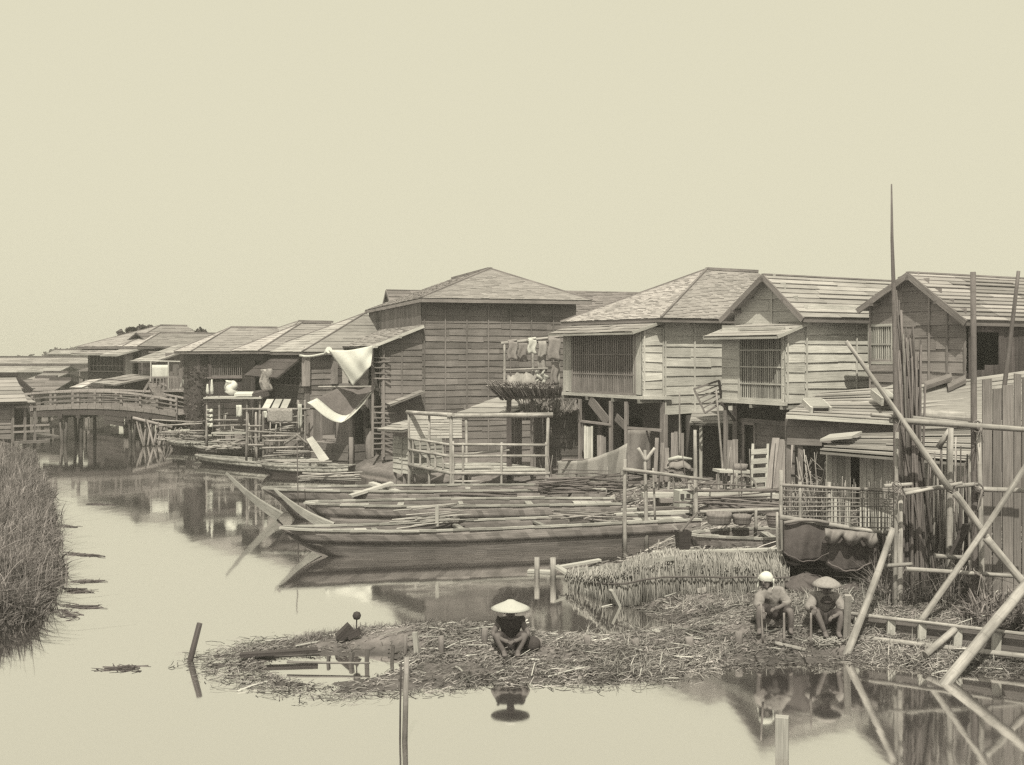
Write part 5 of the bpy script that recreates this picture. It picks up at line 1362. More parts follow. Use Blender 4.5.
sticks(W(470, 492, 29.9)+V((0, 0, -.1)), .03, 2.6, .4, 12, 'long grey poles laid lengthwise amidships on the third boat', .12, .03, BAM_D, sp=.04)
sticks(W(590, 520, 26.6)+V((0, 0, 0)), .15, 1.8, .5, 14, 'jumbled laths on the stern of the nearest boat', .2, .02, BAM, sp=.25)
sticks(W(600, 490, 31.0), .1, 2.0, 1.0, 30, 'dark brushwood pile on the shore below the hanging net', .5, .02, BAM_D, sp=.5)
sticks(W(735, 512, 27.6), .0, 2.4, 1.0, 26, 'grey pole pile on the shore behind the drawn up boat', .5, .025, BAM_D, sp=.25)
i = 0
while i < 26:
    px_ = U(565, 800) if i < 18 else U(400, 560); Y = U(27.5, 32.5) if i < 18 else U(33, 36); p = gpt(px_, Y)
    if p.z < .15: i += .2; continue
    i += 1; hh = U(.5, 1.7); m = MB(); m.pole(p-V((0, 0, .2)), p+V((U(-.25, .25), U(-.1, .1), hh)), U(.014, .03), .012, 6, U(.6, 1.3), .012, 4)
    m.thing('thin_pole', BAM if int(i) % 2 else BAM_D, 'thin crooked pole stuck upright in the shore litter', 'pole', 'thin poles stuck in the shore')

for (x0, x1, y0, y1, Y, mt, lb) in ((584, 593, 426, 462, 34.6, WOOD_L, 'pale upright panel leaning in the dark room below the wide lattice bay'), (597, 606, 436, 470, 34.4, WOOD_M, 'brown board panel propped beside the pale upright panel'), (671, 684, 432, 474, 33.6, WOOD_M, 'board shutter leaning inside the dark side door under the pent roof'), (727, 738, 440, 476, 32.4, WOOD_M, 'dim board panel between the tall leaning bamboo and the doorway')):
    m = MB(); w_ = (x1-x0)/F*Y
    for k in range(4):
        m.beam(W(x0+(x1-x0)*(k+.5)/4, y1, Y-.25), W(x0+(x1-x0)*(k+.5)/4, y0+U(-1, 1), Y), w_/4.2, .03, tone=U(.8, 1.2))
    m.thing('panel', mt, lb, 'panel')
sticks(W(585, 474, 33.5), .2, 1.6, .8, 24, 'heap of short firewood in the dark room below the wide lattice bay', .5, .03, BAM_D, sp=.6)
# ---------------------------------------------------------------- sheds and lean-to roofs at the right
t = thing('lean_to', 'wide lean-to roof of long pale boards with raised hatch flaps, below the tall lattice bay', 'lean-to', W(840, 470, 27.5))
e0, e1 = W(786, 414, 27.3), W(902, 421, 26.4); r0, r1 = W(800, 397, 28.9), W(925, 384, 28.6)
r0 = W(822, 392, 29.3)
m = MB(); roof_plane(m, e0, e1, r1, r0, .22, 1.5, .025, .75, 1.15); m.obj('roof', SHING_L, t)
MB().beam(e0-V((0, 0, .06)), e1-V((0, 0, .06)), .06, .1, tone=1.2).obj('eave_board', WOOD_L, t)
m = MB(); plank_wall(m, e0+V((0, .35, 0)), (e1-e0).normalized()*V((1, 1, 0)), V((-.1, -1, 0)), .1, 2.9, e0.z-.75, e0.z-.05, .4, None, (), .75, 1.1, 1.2)
plank_wall(m, W(795, 470, 28.2), V((1, 0, 0)), V((0, -1, 0)), 0, 2.6, .5, 2.4, .2, None, (), .3, .5, vertical=True)
m.obj('wall', WOOD_M, t)
for px_, Y in ((788, 27.7), (800, 27.6)): MB().beam(V((W(px_, 400, Y).x, Y, .4)), W(px_, 418, Y), .12, .12, tone=.9).obj('post', WOOD_M, t)
for (x, y, w, hh, Y) in ((820, 411, 19, 6, 27.3), (888, 401.5, 14, 6, 26.9)):
    c = W(x, y, Y); ww = w/F*Y
    m = MB(); 
    for s_ in (-1, 1): m.beam(c+V((s_*ww/2, -.12, 0)), c+V((s_*ww/2, .7, .18)), .06, .2, tone=1.2)
    m.slab(c+V((-ww/2, -.05, .12)), c+V((ww/2, -.05, .12)), c+V((ww/2, .75, .3)), c+V((-ww/2, .75, .3)), .05, .75)
    o = m.obj('hatch', WOOD_L, t)
    MB().slab(c+V((-ww/2+.03, -.02, -.1)), c+V((ww/2-.03, -.02, -.1)), c+V((ww/2-.03, -.02, .07)), c+V((-ww/2+.03, -.02, .07)), .03, .4).obj('hatch_mouth', DARKIN, o)  # dark plate in place of the shade inside the hatch
for (a, b, w) in (((858, 401), (893, 387), .5),):
    p, q = W(*a, 28.2), W(*b, 29.2); m = MB(); m.slab(p, q, q+V((.3, .3, .14)), p+V((.3, .3, .14)), .05, .9); m.beam(p+V((0, .02, -.06)), q+V((0, .02, -.06)), .08, .07, tone=.35); m.obj('hatch_flap', WOOD_L, t)
t = thing('lean_to', 'lean-to roof of pale boards under the old gabled house, behind the tallest pole', 'lean-to', W(960, 480, 25.5))
m = MB(); roof_plane(m, W(898, 431, 25.6), W(1075, 424, 24.8), W(1075, 364, 28), W(900, 388, 27.4), .22, 1.6, .025, .75, 1.15); m.obj('roof', SHING_L, t)
m = MB(); plank_wall(m, W(900, 480, 25.9), V((1, 0, 0)), V((0, -1, 0)), 0, 4, .5, W(900, 433, 25.9).z, .25, None, [(.3, 1., .5, 2.2)], .5, 1.1, vertical=True); m.obj('wall', WOOD_M, t)
MB().tube([W(918, 414, 25.6), W(973, 418, 25.4)], .13, 9, 1.1).obj('roof_log', LOG, t)
m = MB()
for a, b in (((925, 386), (952, 377)), ((948, 388), (966, 379))):
    p, q = W(*a, 26.9), W(*b, 27.2); m.slab(p, q, q+V((.1, .3, .1)), p+V((.1, .3, .1)), .1, .8)
m.obj('roof_flap', WOOD_M, t)
t = thing('low_shed', 'low shed with sagging board roof and vertical plank front behind the thin pole fence', 'shed', W(870, 500, 22.6))
sg = []
m = MB(); roof_plane(m, W(820, 451, 22.4), W(965, 463, 21.6), W(985, 430, 23.9), W(842, 434.5, 24.4), .19, 1.1, .04, .6, 1.2)
m.obj('roof', SHING_L, t)
m = MB(); plank_wall(m, W(829, 500, 23.), V((1, -.12, 0)).normalized(), V((-.12, -1, 0)).normalized(), 0, 2.9, .4, W(829, 451, 23.).z, .15, None, [(.42, .62, .4, 2.6)], .75, 1.3, vertical=True); m.obj('wall', WOOD_L, t)
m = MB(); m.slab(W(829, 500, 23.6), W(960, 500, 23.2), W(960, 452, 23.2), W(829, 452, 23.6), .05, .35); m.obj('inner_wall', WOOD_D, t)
for px_ in (829, 893): MB().beam(V((W(px_, 400, 22.9).x, 22.9, .4)), W(px_, 454, 22.9), .1, .1, tone=1.1).obj('post', WOOD_L, t)
m = MB(); m.slab(W(820, 439, 22.6), W(852, 436, 22.8), W(862, 431, 23.6), W(830, 434, 23.4), .05, 1.1); m.obj('loose_roof_board', WOOD_X, t)
# bare shrub behind the thin fence
t = thing('shrub', 'bare twiggy shrub in the dark gap left of the vertical plank front', 'shrub', gpt(815, 24)); m = MB()
b = gpt(815, 24)
for i in range(40):
    a = U(0, 6.28); p = b+V((U(-.15, .15), U(-.1, .1), 0)); k = V((math.cos(a)*.35, math.sin(a)*.25, U(.9, 2.)))
    m.pole(p, p+k, .026, .01, 5, U(.9, 1.5), .03, 4)
    for j in range(4):
        s0 = p+k*U(.3, .9); m.pole(s0, s0+V((U(-.35, .35), U(-.2, .2), U(.05, .4))), .01, .004, 4, U(.7, 1.3), .03, 2)
m.obj('branches', BAM, t)
# thin bamboo fence (782-900, 484-590)
t = thing('bamboo_fence', 'see-through fence of thin upright bamboo canes and level laths', 'fence', gpt(840, 20.6)); 
m = MB()
for i in range(98):
    px_ = 781+i*1.2+U(-.8, .8); Y = 20.5+U(-.12, .12); z0 = gpt(px_, Y).z
    m.pole(V((W(px_, 0, Y).x, Y, z0-.1)), W(px_+U(-2, 2), 486+U(-10, 12), Y), U(.006, .015), .006, 5, U(.45, 1.3), .012, 3)
m.obj('canes', BAM, t)
for y0, y1, r_ in ((485, 492, .035), (497, 499, .014), (507, 506, .016), (516, 518, .014), (526, 528, .018), (486, 489, .02), (490, 494, .01), (502, 503, .009), (511, 511, .01), (521, 523, .009), (533, 531, .012), (540, 541, .01)): MB().pole(W(780, y0, 20.4), W(902, y1, 20.3), r_, r_*.8, 6, U(.9, 1.3), .006).obj('lath', BAM, t)
for px_ in (781, 800, 829, 893): MB().pole(V((W(px_, 0, 20.4).x, 20.4, .1)), W(px_, 482 if px_ > 790 else 470, 20.4), .04, .035, 6).obj('post', LOG, t)
stick(783, 590, 505, 20.2, .035, 'left one of two close upright stakes at the right end of the reed screen', LOG, 781)
stick(778, 592, 512, 20.3, .03, 'right one of two close upright stakes at the right end of the reed screen' if False else 'thinner of two close upright stakes at the right end of the reed screen', LOG, 777)

# ---------------------------------------------------------------- reed screen revetment (560-782, 530-600)
t = thing('reed_screen', 'long reed screen with a sloping thatch top along the shore behind the seated people', 'screen', gpt(690, 20.8))
RB0, RB1, RB2 = GG(570, 588), GG(612, 604), GG(788, 593)
def base_pt(u): 
    return RB0.lerp(RB1, u/.22) if u < .22 else RB1.lerp(RB2, (u-.22)/.78)
def top_pt(u): return V((base_pt(u).x+.02, base_pt(u).y+.12+.1*u, .36+.58*min(1, u*2.2)+.02*math.sin(u*40)))
m = MB()
for i in range(1500):
    u = rnd.random(); p = base_pt(u)+V((U(-.05, .05), U(-.12, .15), -.03)); q = top_pt(u)+V((U(-.1, .1), U(-.1, .06), -.12+rnd.gauss(0, .08)+.05*math.sin(u*37)))
    if u < .3: q = q.lerp(p, U(0, .45))
    m.pole(p, q, .011, .006, 4, U(.45, 1.1), .02, 2)
m.obj('lower_reeds', REED, t)
m = MB()
for i in range(1500):
    u = rnd.random()*1.0; q = top_pt(u)-V((0, 0, .1)); w_ = .1+.5*u
    p = q+V((U(-.1, .1)-.04, U(-.12, .1), -.06+U(-.12, .03))); r_ = q+V((U(-.1, .1), w_+U(-.1, .1), .03+.12*u+rnd.gauss(0, .03)))
    m.pole(p, r_, .011, .009, 4, U(.6, 1.2), .015, 2)
m.obj('thatch_top', REED, t)
m = MB(); 
for k in (.55,): m.tube([base_pt(u).lerp(top_pt(u), k)+V((0, -.14, 0)) for u in [.1+.09*i for i in range(11)]], .018, 5, .7)
m.obj('binding_lath', BAM_D, t)
m = MB(); m.beam(top_pt(.05)+V((0, -.12, -.04)), top_pt(.5)+V((0, -.12, -.05)), .04, .08, tone=.8); m.beam(top_pt(.42)+V((0, .36, .02)), top_pt(1.)+V((0, .65, .1)), .16, .04, tone=1.); m.beam(W(560, 567, 22.), W(600, 560, 22.4), .12, .05, tone=1.2); m.obj('edge_plank', WOOD_L, t)
def gl(px, py, z=0.): return G(px, py, z)
for lb, a, b, za, zb, w_ in (('pale plank slanting into the inlet at the left end of the reed screen', (556, 566), (585, 584), .35, .05, .16), ('shorter plank slanting at the reed screen foot', (611, 590), (619, 606), .3, .0, .14), ('thick plank leaning against the reed screen at its lower left', (620, 575), (630, 598), .5, .1, .16)):
    m = MB(); m.beam(gl(*a, za), gl(*b, zb), w_, .05, tone=1.); m.thing('plank', WOOD_L, lb, 'plank')
m = MB(); m.beam(GG(697, 594, .06), GG(762, 586, .14), .06, .07, tone=1.3); m.thing('rail', LOG, 'pale pole lying along the foot of the reed screen at the right', 'pole')
m = MB(); m.beam(gl(528, 571, .03), gl(556, 572, .03), .2, .05); m.thing('plank', WOOD_L, 'low plank lying in the water between the two inlet stakes', 'plank')
def stump(px, py, h_, r_, lb, mt=LOG, gr='stumps along the mud spit', tilt=0., sq=False):
    p = GG(px, py); m = MB()
    q = p+V((tilt, 0, h_)); p0 = p-V((0, 0, .35))
    if sq: m.beam(p0, q, r_*2, r_*1.6, V((.3, 1, 0)), 1.)
    else: m.tube([p0, p.lerp(q, .5)+V((U(-.01, .01), 0, 0)), q], [r_*1.1, r_, r_*.95], 9, 1.)
    return m.thing('stump' if not sq else 'stake', mt, lb, 'stake', gr)
stump(537, 578, .42, .055, 'left of two short stakes standing in the inlet before the nearest boat', gr='stakes in the inlet')
stump(553, 580, .45, .06, 'right of two short stakes in the inlet, touching the slanting plank', gr='stakes in the inlet')
for px_, py_, h_, r_, lb, mt in ((539, 647, .12, .05, 'pale topped stump immediately right of the squatting man', WOOD_M), (587.5, 646, .15, .055, 'pale topped stump, second to the right of the squatting man', WOOD_M), (635, 646, .1, .06, 'low stump, third to the right of the squatting man', WOOD_M), (689, 646, .13, .06, 'stump where the spit meets the littered bank', WOOD_M), (739, 643, .17, .06, 'dark stump nearest the person in the white headscarf', WOOD_M), (441, 653, .25, .045, 'dark stump left of the squatting man', WOOD_M), (485, 642, .2, .05, 'stump just behind the left elbow of the squatting man', WOOD_M)):
    stump(px_, py_, h_, r_, lb, mt)
stump(419, 655, .34, .035, 'pale split stake left of the squatting man, right of the tall cane pair', WOOD_X, tilt=-.06, sq=True)
stump(405, 655, .3, .03, 'grey stake at the back of the spit behind the tall cane pair', WOOD_M, tilt=.01)
stump(782, 757, .46, .072, 'square pale post standing alone in the water at the bottom right', WOOD_X, gr=None, sq=True)
m = MB(); p = G(190, 661); m.tube([p-V((.05, 0, .5)), p, p+V((.13, .05, .55))], [.048, .047, .043], 10); m.thing('mooring_stake', WOOD_D, 'dark tilted stake in the water at the left tip of the spit', 'stake')
p = G(404, 741); t = thing('cane_pair', 'tall pair of split canes standing in the water in front of the spit', 'canes', p)
MB().tube([p-V((0, 0, .5)), p+V((.02, 0, .5)), p+V((.03, .03, .98))], [.034, .032, .03], 8).obj('thick_cane', BAM, t)
MB().pole(p+V((-.05, .05, -.4)), p+V((-.04, .07, .92)), .014, .01, 6, .5, .01).obj('thin_cane', BAM_D, t)
# plank box edge and sticks on the spit
m = MB(); a, b = G(240, 655, .1), G(318, 650, .12); m.beam(a, b, .14, .05, tone=.8); m.thing('plank', WOOD_D, 'dark plank along the upper edge of the puddle on the spit', 'plank')
m = MB(); m.pole(G(287, 662, .1), G(370, 663, .1), .022, .015, 6, .8, .01); m.thing('cane', BAM, 'long thin cane lying across the puddle on the spit', 'cane')
for i, (px_, w_) in enumerate(((327, .03), (349, .045), (366, .05), (390, .04))):
    p = G(px_, 664); m = MB(); m.beam(p-V((0, 0, .3)), p+V((U(-.05, .05), .06, .1+.05*i)), w_*1.2, .06, tone=.6); m.thing('stake', WOOD_M, ('thinnest of four stakes behind the puddle', 'second from the left of four stakes behind the puddle', 'broadest of four stakes behind the puddle', 'rightmost of four stakes behind the puddle')[i], 'stake', 'stakes behind the puddle')
p = GG(347, 641, .02); m = MB(); m.beam(p+V((-.14, 0, .02)), p+V((.05, .05, .2)), .2, .12, tone=.6); m.beam(p+V((.02, 0, .05)), p+V((.2, 0, .14)), .12, .1, tone=.7); m.thing('timber_block', WOOD_D, 'dark broken timber block on the far edge of the spit', 'timber')
m = MB(); m.pole(p+V((.14, .02, .1)), p+V((.15, .02, .32)), .012, .01, 5, .6); m.lathe(p+V((.15, .02, .3)), [(0, 0), (.05, .02), (.07, .07), (.05, .12), (0, .14)], 10, .6); m.thing('float', WOOD_D, 'small round float on a stick above the dark timber block', 'float')
# drifting logs along the left bank
def drift(m, a, b, r_):
    L = (b-a).length; d = (b-a)/L
    for k in range(26):
        o = a+d*L*rnd.random()+V((U(-.1, .1), U(-.16, .16), .0)); g = V((math.cos(k), math.sin(k)*.5, 0))*U(.04, .16)+d*U(-.15, .15)
        m.pole(o-g, o+g+V((0, 0, U(0, .025))), U(.004, .012), .004, 5, U(.8, 2.6), .05, 3)
    for k in range(3): o = V((0, U(-.08, .08), 0)); m.pole(a.lerp(b, U(0, .3))+o, a.lerp(b, U(.6, 1.))-o*.5+V((0, 0, .01)), min(r_, .05)*U(.3, .7), .008, 6, U(.8, 1.6), .03, 6)
for i, (x0, x1, y0, y1, r_) in enumerate(((62, 108, 553, 557, .09), (68, 92, 590, 592, .16), (66, 98, 606, 607, .07), (78, 100, 582, 581, .05), (105, 138, 668, 669, .03), (62, 80, 610, 620, .1), (88, 118, 504, 505, .04), (60, 78, 526, 527, .04), (275, 293, 641, 642, .03))):
    a, b = G(x0, y0), G(x1, y1); m = MB(); drift(m, a, b, r_); m.thing('driftwood', BARK, ('longest drift log reaching out from the left reeds', 'thickest drift log beside the left reeds', 'drift stick below the thickest drift log', 'short drift stick above the thickest drift log', 'drifting stick alone in open water below the left reeds', 'slanting log half under the left reeds', 'thin drift stick in mid canal, furthest from the viewer', 'thin drift stick by the upper end of the left reeds', 'drift stick behind the spit')[i], 'driftwood', 'drift along the canal')

# ---------------------------------------------------------------- dark canvas sheets (784-882, 515-600)
t = thing('canvas_shelter', 'dark tarred canvas sheets slung from a pole with scalloped pale rims', 'tarpaulin', gpt(832, 19.4))
Ys = 19.2
MB().pole(W(780, 517, Ys), W(890, 534, Ys-.3), .045, .04, 7).obj('ridge_pole', LOG, t)
def sheetf(x0, x1, y0, y1, sc1, ph, dy):
    def f(u, v):
        px_ = x0+(x1-x0)*u; top = y0+(u*4); py = top+(y1-top)*v+sc1*abs(math.sin(math.pi*u*1.0+ph))*v**2+1.5*math.sin(u*9)*v
        return W(px_, py, Ys-dy-.05*math.sin(math.pi*v)+.035*math.sin(u*9+v*2)+.03*math.sin(u*23+v*3)*v)
    return f
m = MB(); m.grid(sheetf(784, 829, 521, 552, 10, .1, .12), 22, 14, .015); o = m.obj('sheet', CLOTH_V, t)
m = MB(); m.grid(sheetf(826, 878, 530, 562, 10, .2, .16), 22, 14, .015); m.obj('sheet', CLOTH_V, t)
m = MB(); m.tube([W(784+i*4.5, 523-2.5*math.sin(i*.31)*1.2, Ys-.2) for i in range(11)], .03, 7); m.obj('rim', CLOTH_M, t)
def rimf(u, v):
    px_ = 825+u*52; py = 529+5*u+v*(5+9*abs(math.sin(u*math.pi*2.6+.5))); return W(px_, py, Ys-.34-.12*math.sin(v*3)-.05*math.sin(u*26+v*3))
m = MB(); m.grid(rimf, 48, 6, .02); m.obj('rim', CLOTH_M, t)
m = MB(); m.tube([W(784+i*3.8, 552+9.5*math.sin(math.pi*i/12)+.8*math.sin(i*1.7), Ys-.25) for i in range(13)], .012, 6); m.tube([W(828+i*3.6, 562+9*math.sin(math.pi*i/12)+.8*math.sin(i*1.7), Ys-.3) for i in range(13)], .014, 6, 1.5); m.obj('hem', CLOTH_V, t)
m = MB(); m.slab(W(783, 596, Ys+.5), W(885, 604, Ys+.3), W(885, 536, Ys+.3), W(783, 520, Ys+.5), .05, .6); m.obj('void_backing', CLOTH_D, t)  # near-black sheet painting the shaded void below the canvas
for i, (px_, py_, rx, rz) in enumerate(((806, 597, .4, .19), (853, 605, .4, .17))):
    m = MB(); c = W(px_, py_, Ys-.15)
    m.grid(lambda u, v: c+V((rx*math.cos(u*6.2832)*math.sin(math.pi*v)**.8, .3*math.sin(u*6.2832)*math.sin(math.pi*v)**.8, rz*(1-math.cos(math.pi*v))+.02*math.sin(u*12)))*(1+0)+V((.03*math.sin(u*25+v*6), .05*math.sin(u*19+v*11), .025*math.sin(u*31+v*9))), 40, 20, .0)
    m.thing('sack', CLOTH_V, ('bulging dark sack under the left canvas sheet', 'bulging dark sack under the right canvas sheet')[i], 'sack')
# ---------------------------------------------------------------- the scaffold, its poles and the plank fence
t = thing('pole_scaffold', 'lashed scaffold of stout poles with level rails at the right edge', 'scaffold', gpt(960, 17.8))
def gp(px, Y, dz=-.25): p = gpt(px, Y); p.z += dz; return p
posts = [(976, 17.8, 973, 272, .058, .044, BAM_D), (982, 17.7, 978, 420, .046, .04, LOG), (950, 18.6, 951, 428, .055, .045, LOG), (899, 17.95, 900, 490, .05, .045, LOG), (895, 17.9, 897, 432, .036, .03, LOG)]
for (pb_, Y, pt_, yt, r0, r1, mt_) in posts:
    MB().pole(gp(pb_, Y), W(pt_, yt, Y+.05), r0, r1, 8, U(.9, 1.1), .005).obj('post', mt_, t)
MB().pole(W(1000, 420, 18.9), W(1018.5, 271, 18.9), .042, .03, 8, .9, .004).obj('post', BAM_D, t)
for (x0, ya, x1, yb, Y, r_) in ((871, 415, 902, 417, 17.6, .06), (890, 420, 1045, 431, 17.65, .09), (912, 418, 972, 424, 17.95, .07), (903, 491, 978, 484, 17.75, .07), (884, 486, 912, 484, 17.8, .055), (905, 494, 962, 483, 17.55, .055), (975, 489, 1045, 491, 17.65, .075), (906, 569, 1045, 578, 17.55, .065), (884, 566, 912, 564, 17.7, .06), (935, 556, 970, 558, 18.0, .07)):
    MB().pole(W(x0, ya, Y), W(x1, yb, Y), r_*.58, r_*.5, 8, U(.75, 1.1), .007).obj('rail', LOG, t)
for (px_, py_, Y) in ((898, 418, 17.6), (978, 427, 17.65), (979, 489, 17.6), (978, 573, 17.55), (897, 488, 17.7), (951, 487, 17.7)):
    c = W(px_, py_, Y); m = MB()
    for k in range(4):
        a = k*1.3+U(0, 3); m.tube([c+V((math.cos(j*.7+a)*.07, math.sin(j*.7+a)*.07, -.05+k*.03+.06*math.sin(j*.7+k*2))) for j in range(10)], .009, 5, U(.5, 1.2))
    for k in range(3): m.pole(c+V((0, -.12, 0)), c+V((U(-.15, .15), -.16, -U(.15, .35))), .01, .005, 4)
    m.obj('rope_lashing', REED_D, t)
def strut(a, b, r0, r1, lb, mt=LOG, name='pole', cat='pole'):
    m = MB(); m.pole(a, b, r0, r1, 10, 1., .01, 10); return m.thing(name, mt, lb, cat)
strut(W(846, 341, 17.7), W(950, 490, 17.35), .03, .054, 'long pale pole slanting down to the right across the tallest bamboo')
strut(W(955, 493, 17.35), W(989, 540, 17.3), .055, .052, 'middle pale slanting pole continuing below the level rails')
strut(W(986, 538, 17.2), W(1026, 586, 17.0), .062, .06, 'pale slanting pole meeting the thick front prop at the right edge')
strut(gp(912, 17.2, -.1)+V((0, 0, .0)), W(1040, 444, 17.25), .052, .042, 'brown pole slanting up to the right across the plank fence')
a = G(841, 660); strut(a-V((.05, .0, .25)), W(893, 529, 17.3), .062, .048, 'thick pale prop standing in the water and leaning on the scaffold')
a = G(942, 686); strut(a-V((.25, .05, .3)), W(1045, 562, 16.3), .085, .072, 'thickest pale prop rising from the water to the right edge')
strut(gl(925, 655, .15), gl(955, 629, .45), .055, .05, 'short thick log leaning over the lower bank rail')
# the tallest pole and the bundle of canes
m = MB(); b = gp(896, 18.3); tp = W(891.5, 184, 18.3)
m.tube([b, b.lerp(W(896, 400, 18.3), .6), W(896, 400, 18.3), W(894, 300, 18.3), W(892, 240, 18.3), tp], [.055, .05, .046, .038, .026, .012], 9); m.thing('tall_pole', BAM_D, 'tallest bamboo pole, its thin tip alone against the sky', 'pole')
t = thing('cane_bundle', 'dark bundle of long canes leaning against the tallest pole', 'canes', gpt(916, 18.5))
for i in range(88):
    px0 = 918+rnd.gauss(0, 9); Y = 18.45+U(-.2, .25)
    pe = 908+rnd.gauss(0, 6.5); ye = U(325, 400) if i > 3 else (268, 290, 300, 310)[i]
    if i < 4: pe = (893.5, 896, 899, 901)[i]
    MB().pole(gp(px0, Y), W(pe, ye, 18.45+U(-.08, .1)), U(.018, .034), U(.012, .02), 6, U(.5, 1.2), .007, 5).obj('cane', BAM_D if i % 6 else BAM, t)
# plank fence (980-1060, 376-600)
FENCE = mat('grey fence planks', .25, gc=.8, sc_=.5)
t = thing('plank_fence', 'tall fence of upright grey planks behind the scaffold at the right edge', 'fence', gpt(1010, 18.7))
x = W(982, 0, 18.7).x; i = 0
while x < W(1075, 0, 18.7).x:
    w_ = U(.13, .24); yt = 380+U(-5, 6)-(i > 2)*U(0, 8)+ (12 if i == 1 else 0)
    zt_ = W(982, yt, 18.7).z
    MB().slab(V((x, 18.7+U(-.02, .02), .1)), V((x, 18.7, zt_)), V((x+w_-.02, 18.7, zt_+U(-.03, .03))), V((x+w_-.02, 18.7+U(-.02, .02), .1)), .03, U(.6, 1.25)).obj('plank', FENCE, t)
    x += w_; i += 1
for zz in (1.2, 3.2): MB().beam(V((W(982, 0, 18.8).x, 18.78, zz)), V((x, 18.78, zz)), .08, .1).obj('back_rail', WOOD_M, t)
# other thin poles in the thicket behind the scaffold
t = thing('cane_thicket', 'thicket of thin upright canes between the cane bundle and the plank fence', 'canes', gpt(945, 19.2))
for i in range(80):
    px_ = U(912, 980); Y = U(18.9, 19.6)
    MB().pole(gp(px_, Y), W(px_+U(-5, 5), U(435, 540), Y), U(.014, .03), .012, 5, U(.5, 1.4), .008, 3).obj('cane', BAM if i % 2 else BAM_D, t)
MB().tube([W(938, 448, 18.9), W(950, 430, 18.8)], .05, 7).thing('pole', LOG, 'short slanting pole end above the cane thicket', 'pole')
p = W(947, 558, 18.2); m = MB(); m.slab(p, p+V((.3, .1, .55)), p+V((.55, .5, .5)), p+V((.3, .4, 0)), .05, .6); m.thing('board', WOOD_D, 'dark tilted board before the cane thicket', 'board')
# bank edge rails and boards (852-1030, 612-655)
t = thing('bank_edging', 'board edging of the bank held by two long level rails', 'edging', gl(940, 640, .3))
def ez(px, y0, y1, z): return gl(px, y0+(y1-y0)*(px-855)/(1024-855), z)
a, b = ez(835, 614, 634, .5), ez(1060, 614, 634, .5)
MB().pole(a, b, .03, .028, 8, 1., .004).obj('top_rail', LOG, t)
MB().pole(ez(850, 637, 656, .2), ez(1060, 637, 656, .2), .042, .04, 8, 1., .004).obj('low_rail', LOG, t)
m = MB(); q0, q1 = a+V((0, .12, -.02)), b+V((0, .12, -.02)); m.slab(q0-V((0, 0, .5)), q1-V((0, 0, .5)), q1, q0, .04, .75); m.obj('edge_board', WOOD_M, t)
for px_ in (858, 891, 922, 958, 997): p = ez(px_, 614, 634, .5); MB().beam(p+V((0, .06, -.5)), p+V((.02, .04, .0)), .12, .06, tone=1.1).obj('stake', WOOD_L, t)
# ---------------------------------------------------------------- people
def skin(name, vs_, es, mt, parent, sub=3):
    from mathutils import noise as nz
    me = bpy.data.meshes.new(name); me.from_pydata([v[0] for v in vs_], es, [])
    o = bpy.data.objects.new(name, me); COL.objects.link(o)
    md = o.modifiers.new('skin', 'SKIN'); md.use_smooth_shade = True
    for i, v in enumerate(vs_):
        r = v[1]; me.skin_vertices[0].data[i].radius = r if hasattr(r, '__len__') else (r, r)
    me.skin_vertices[0].data[0].use_root = True
    s = o.modifiers.new('sub', 'SUBSURF'); s.levels = sub; s.render_levels = sub
    dg = bpy.context.evaluated_depsgraph_get()
    m2 = bpy.data.meshes.new_from_object(o.evaluated_get(dg))
    o.modifiers.clear(); o.data = m2; m2.name = name
    at = m2.attributes.get('tone') or m2.attributes.new('tone', 'FLOAT', 'FACE')
    at.data.foreach_set('value', [1.]*len(m2.polygons))
    if 'uv' not in m2.uv_layers: m2.uv_layers.new(name='uv')
    m2.polygons.foreach_set('use_smooth', [True]*len(m2.polygons))
    if mt is not SKIN:   # creases in the cloth
        off = V((U(0, 50), U(0, 50), U(0, 50)))
        for vx in m2.vertices:
            q = vx.co*9+off; vx.co += vx.normal*(nz.noise(q)*.018+nz.noise(q*2.7)*.008)
    m2.materials.clear(); m2.materials.append(mt)
    bpy.data.meshes.remove(me)
    o.parent = parent; WL[o.name] = WL[parent.name]
    return o
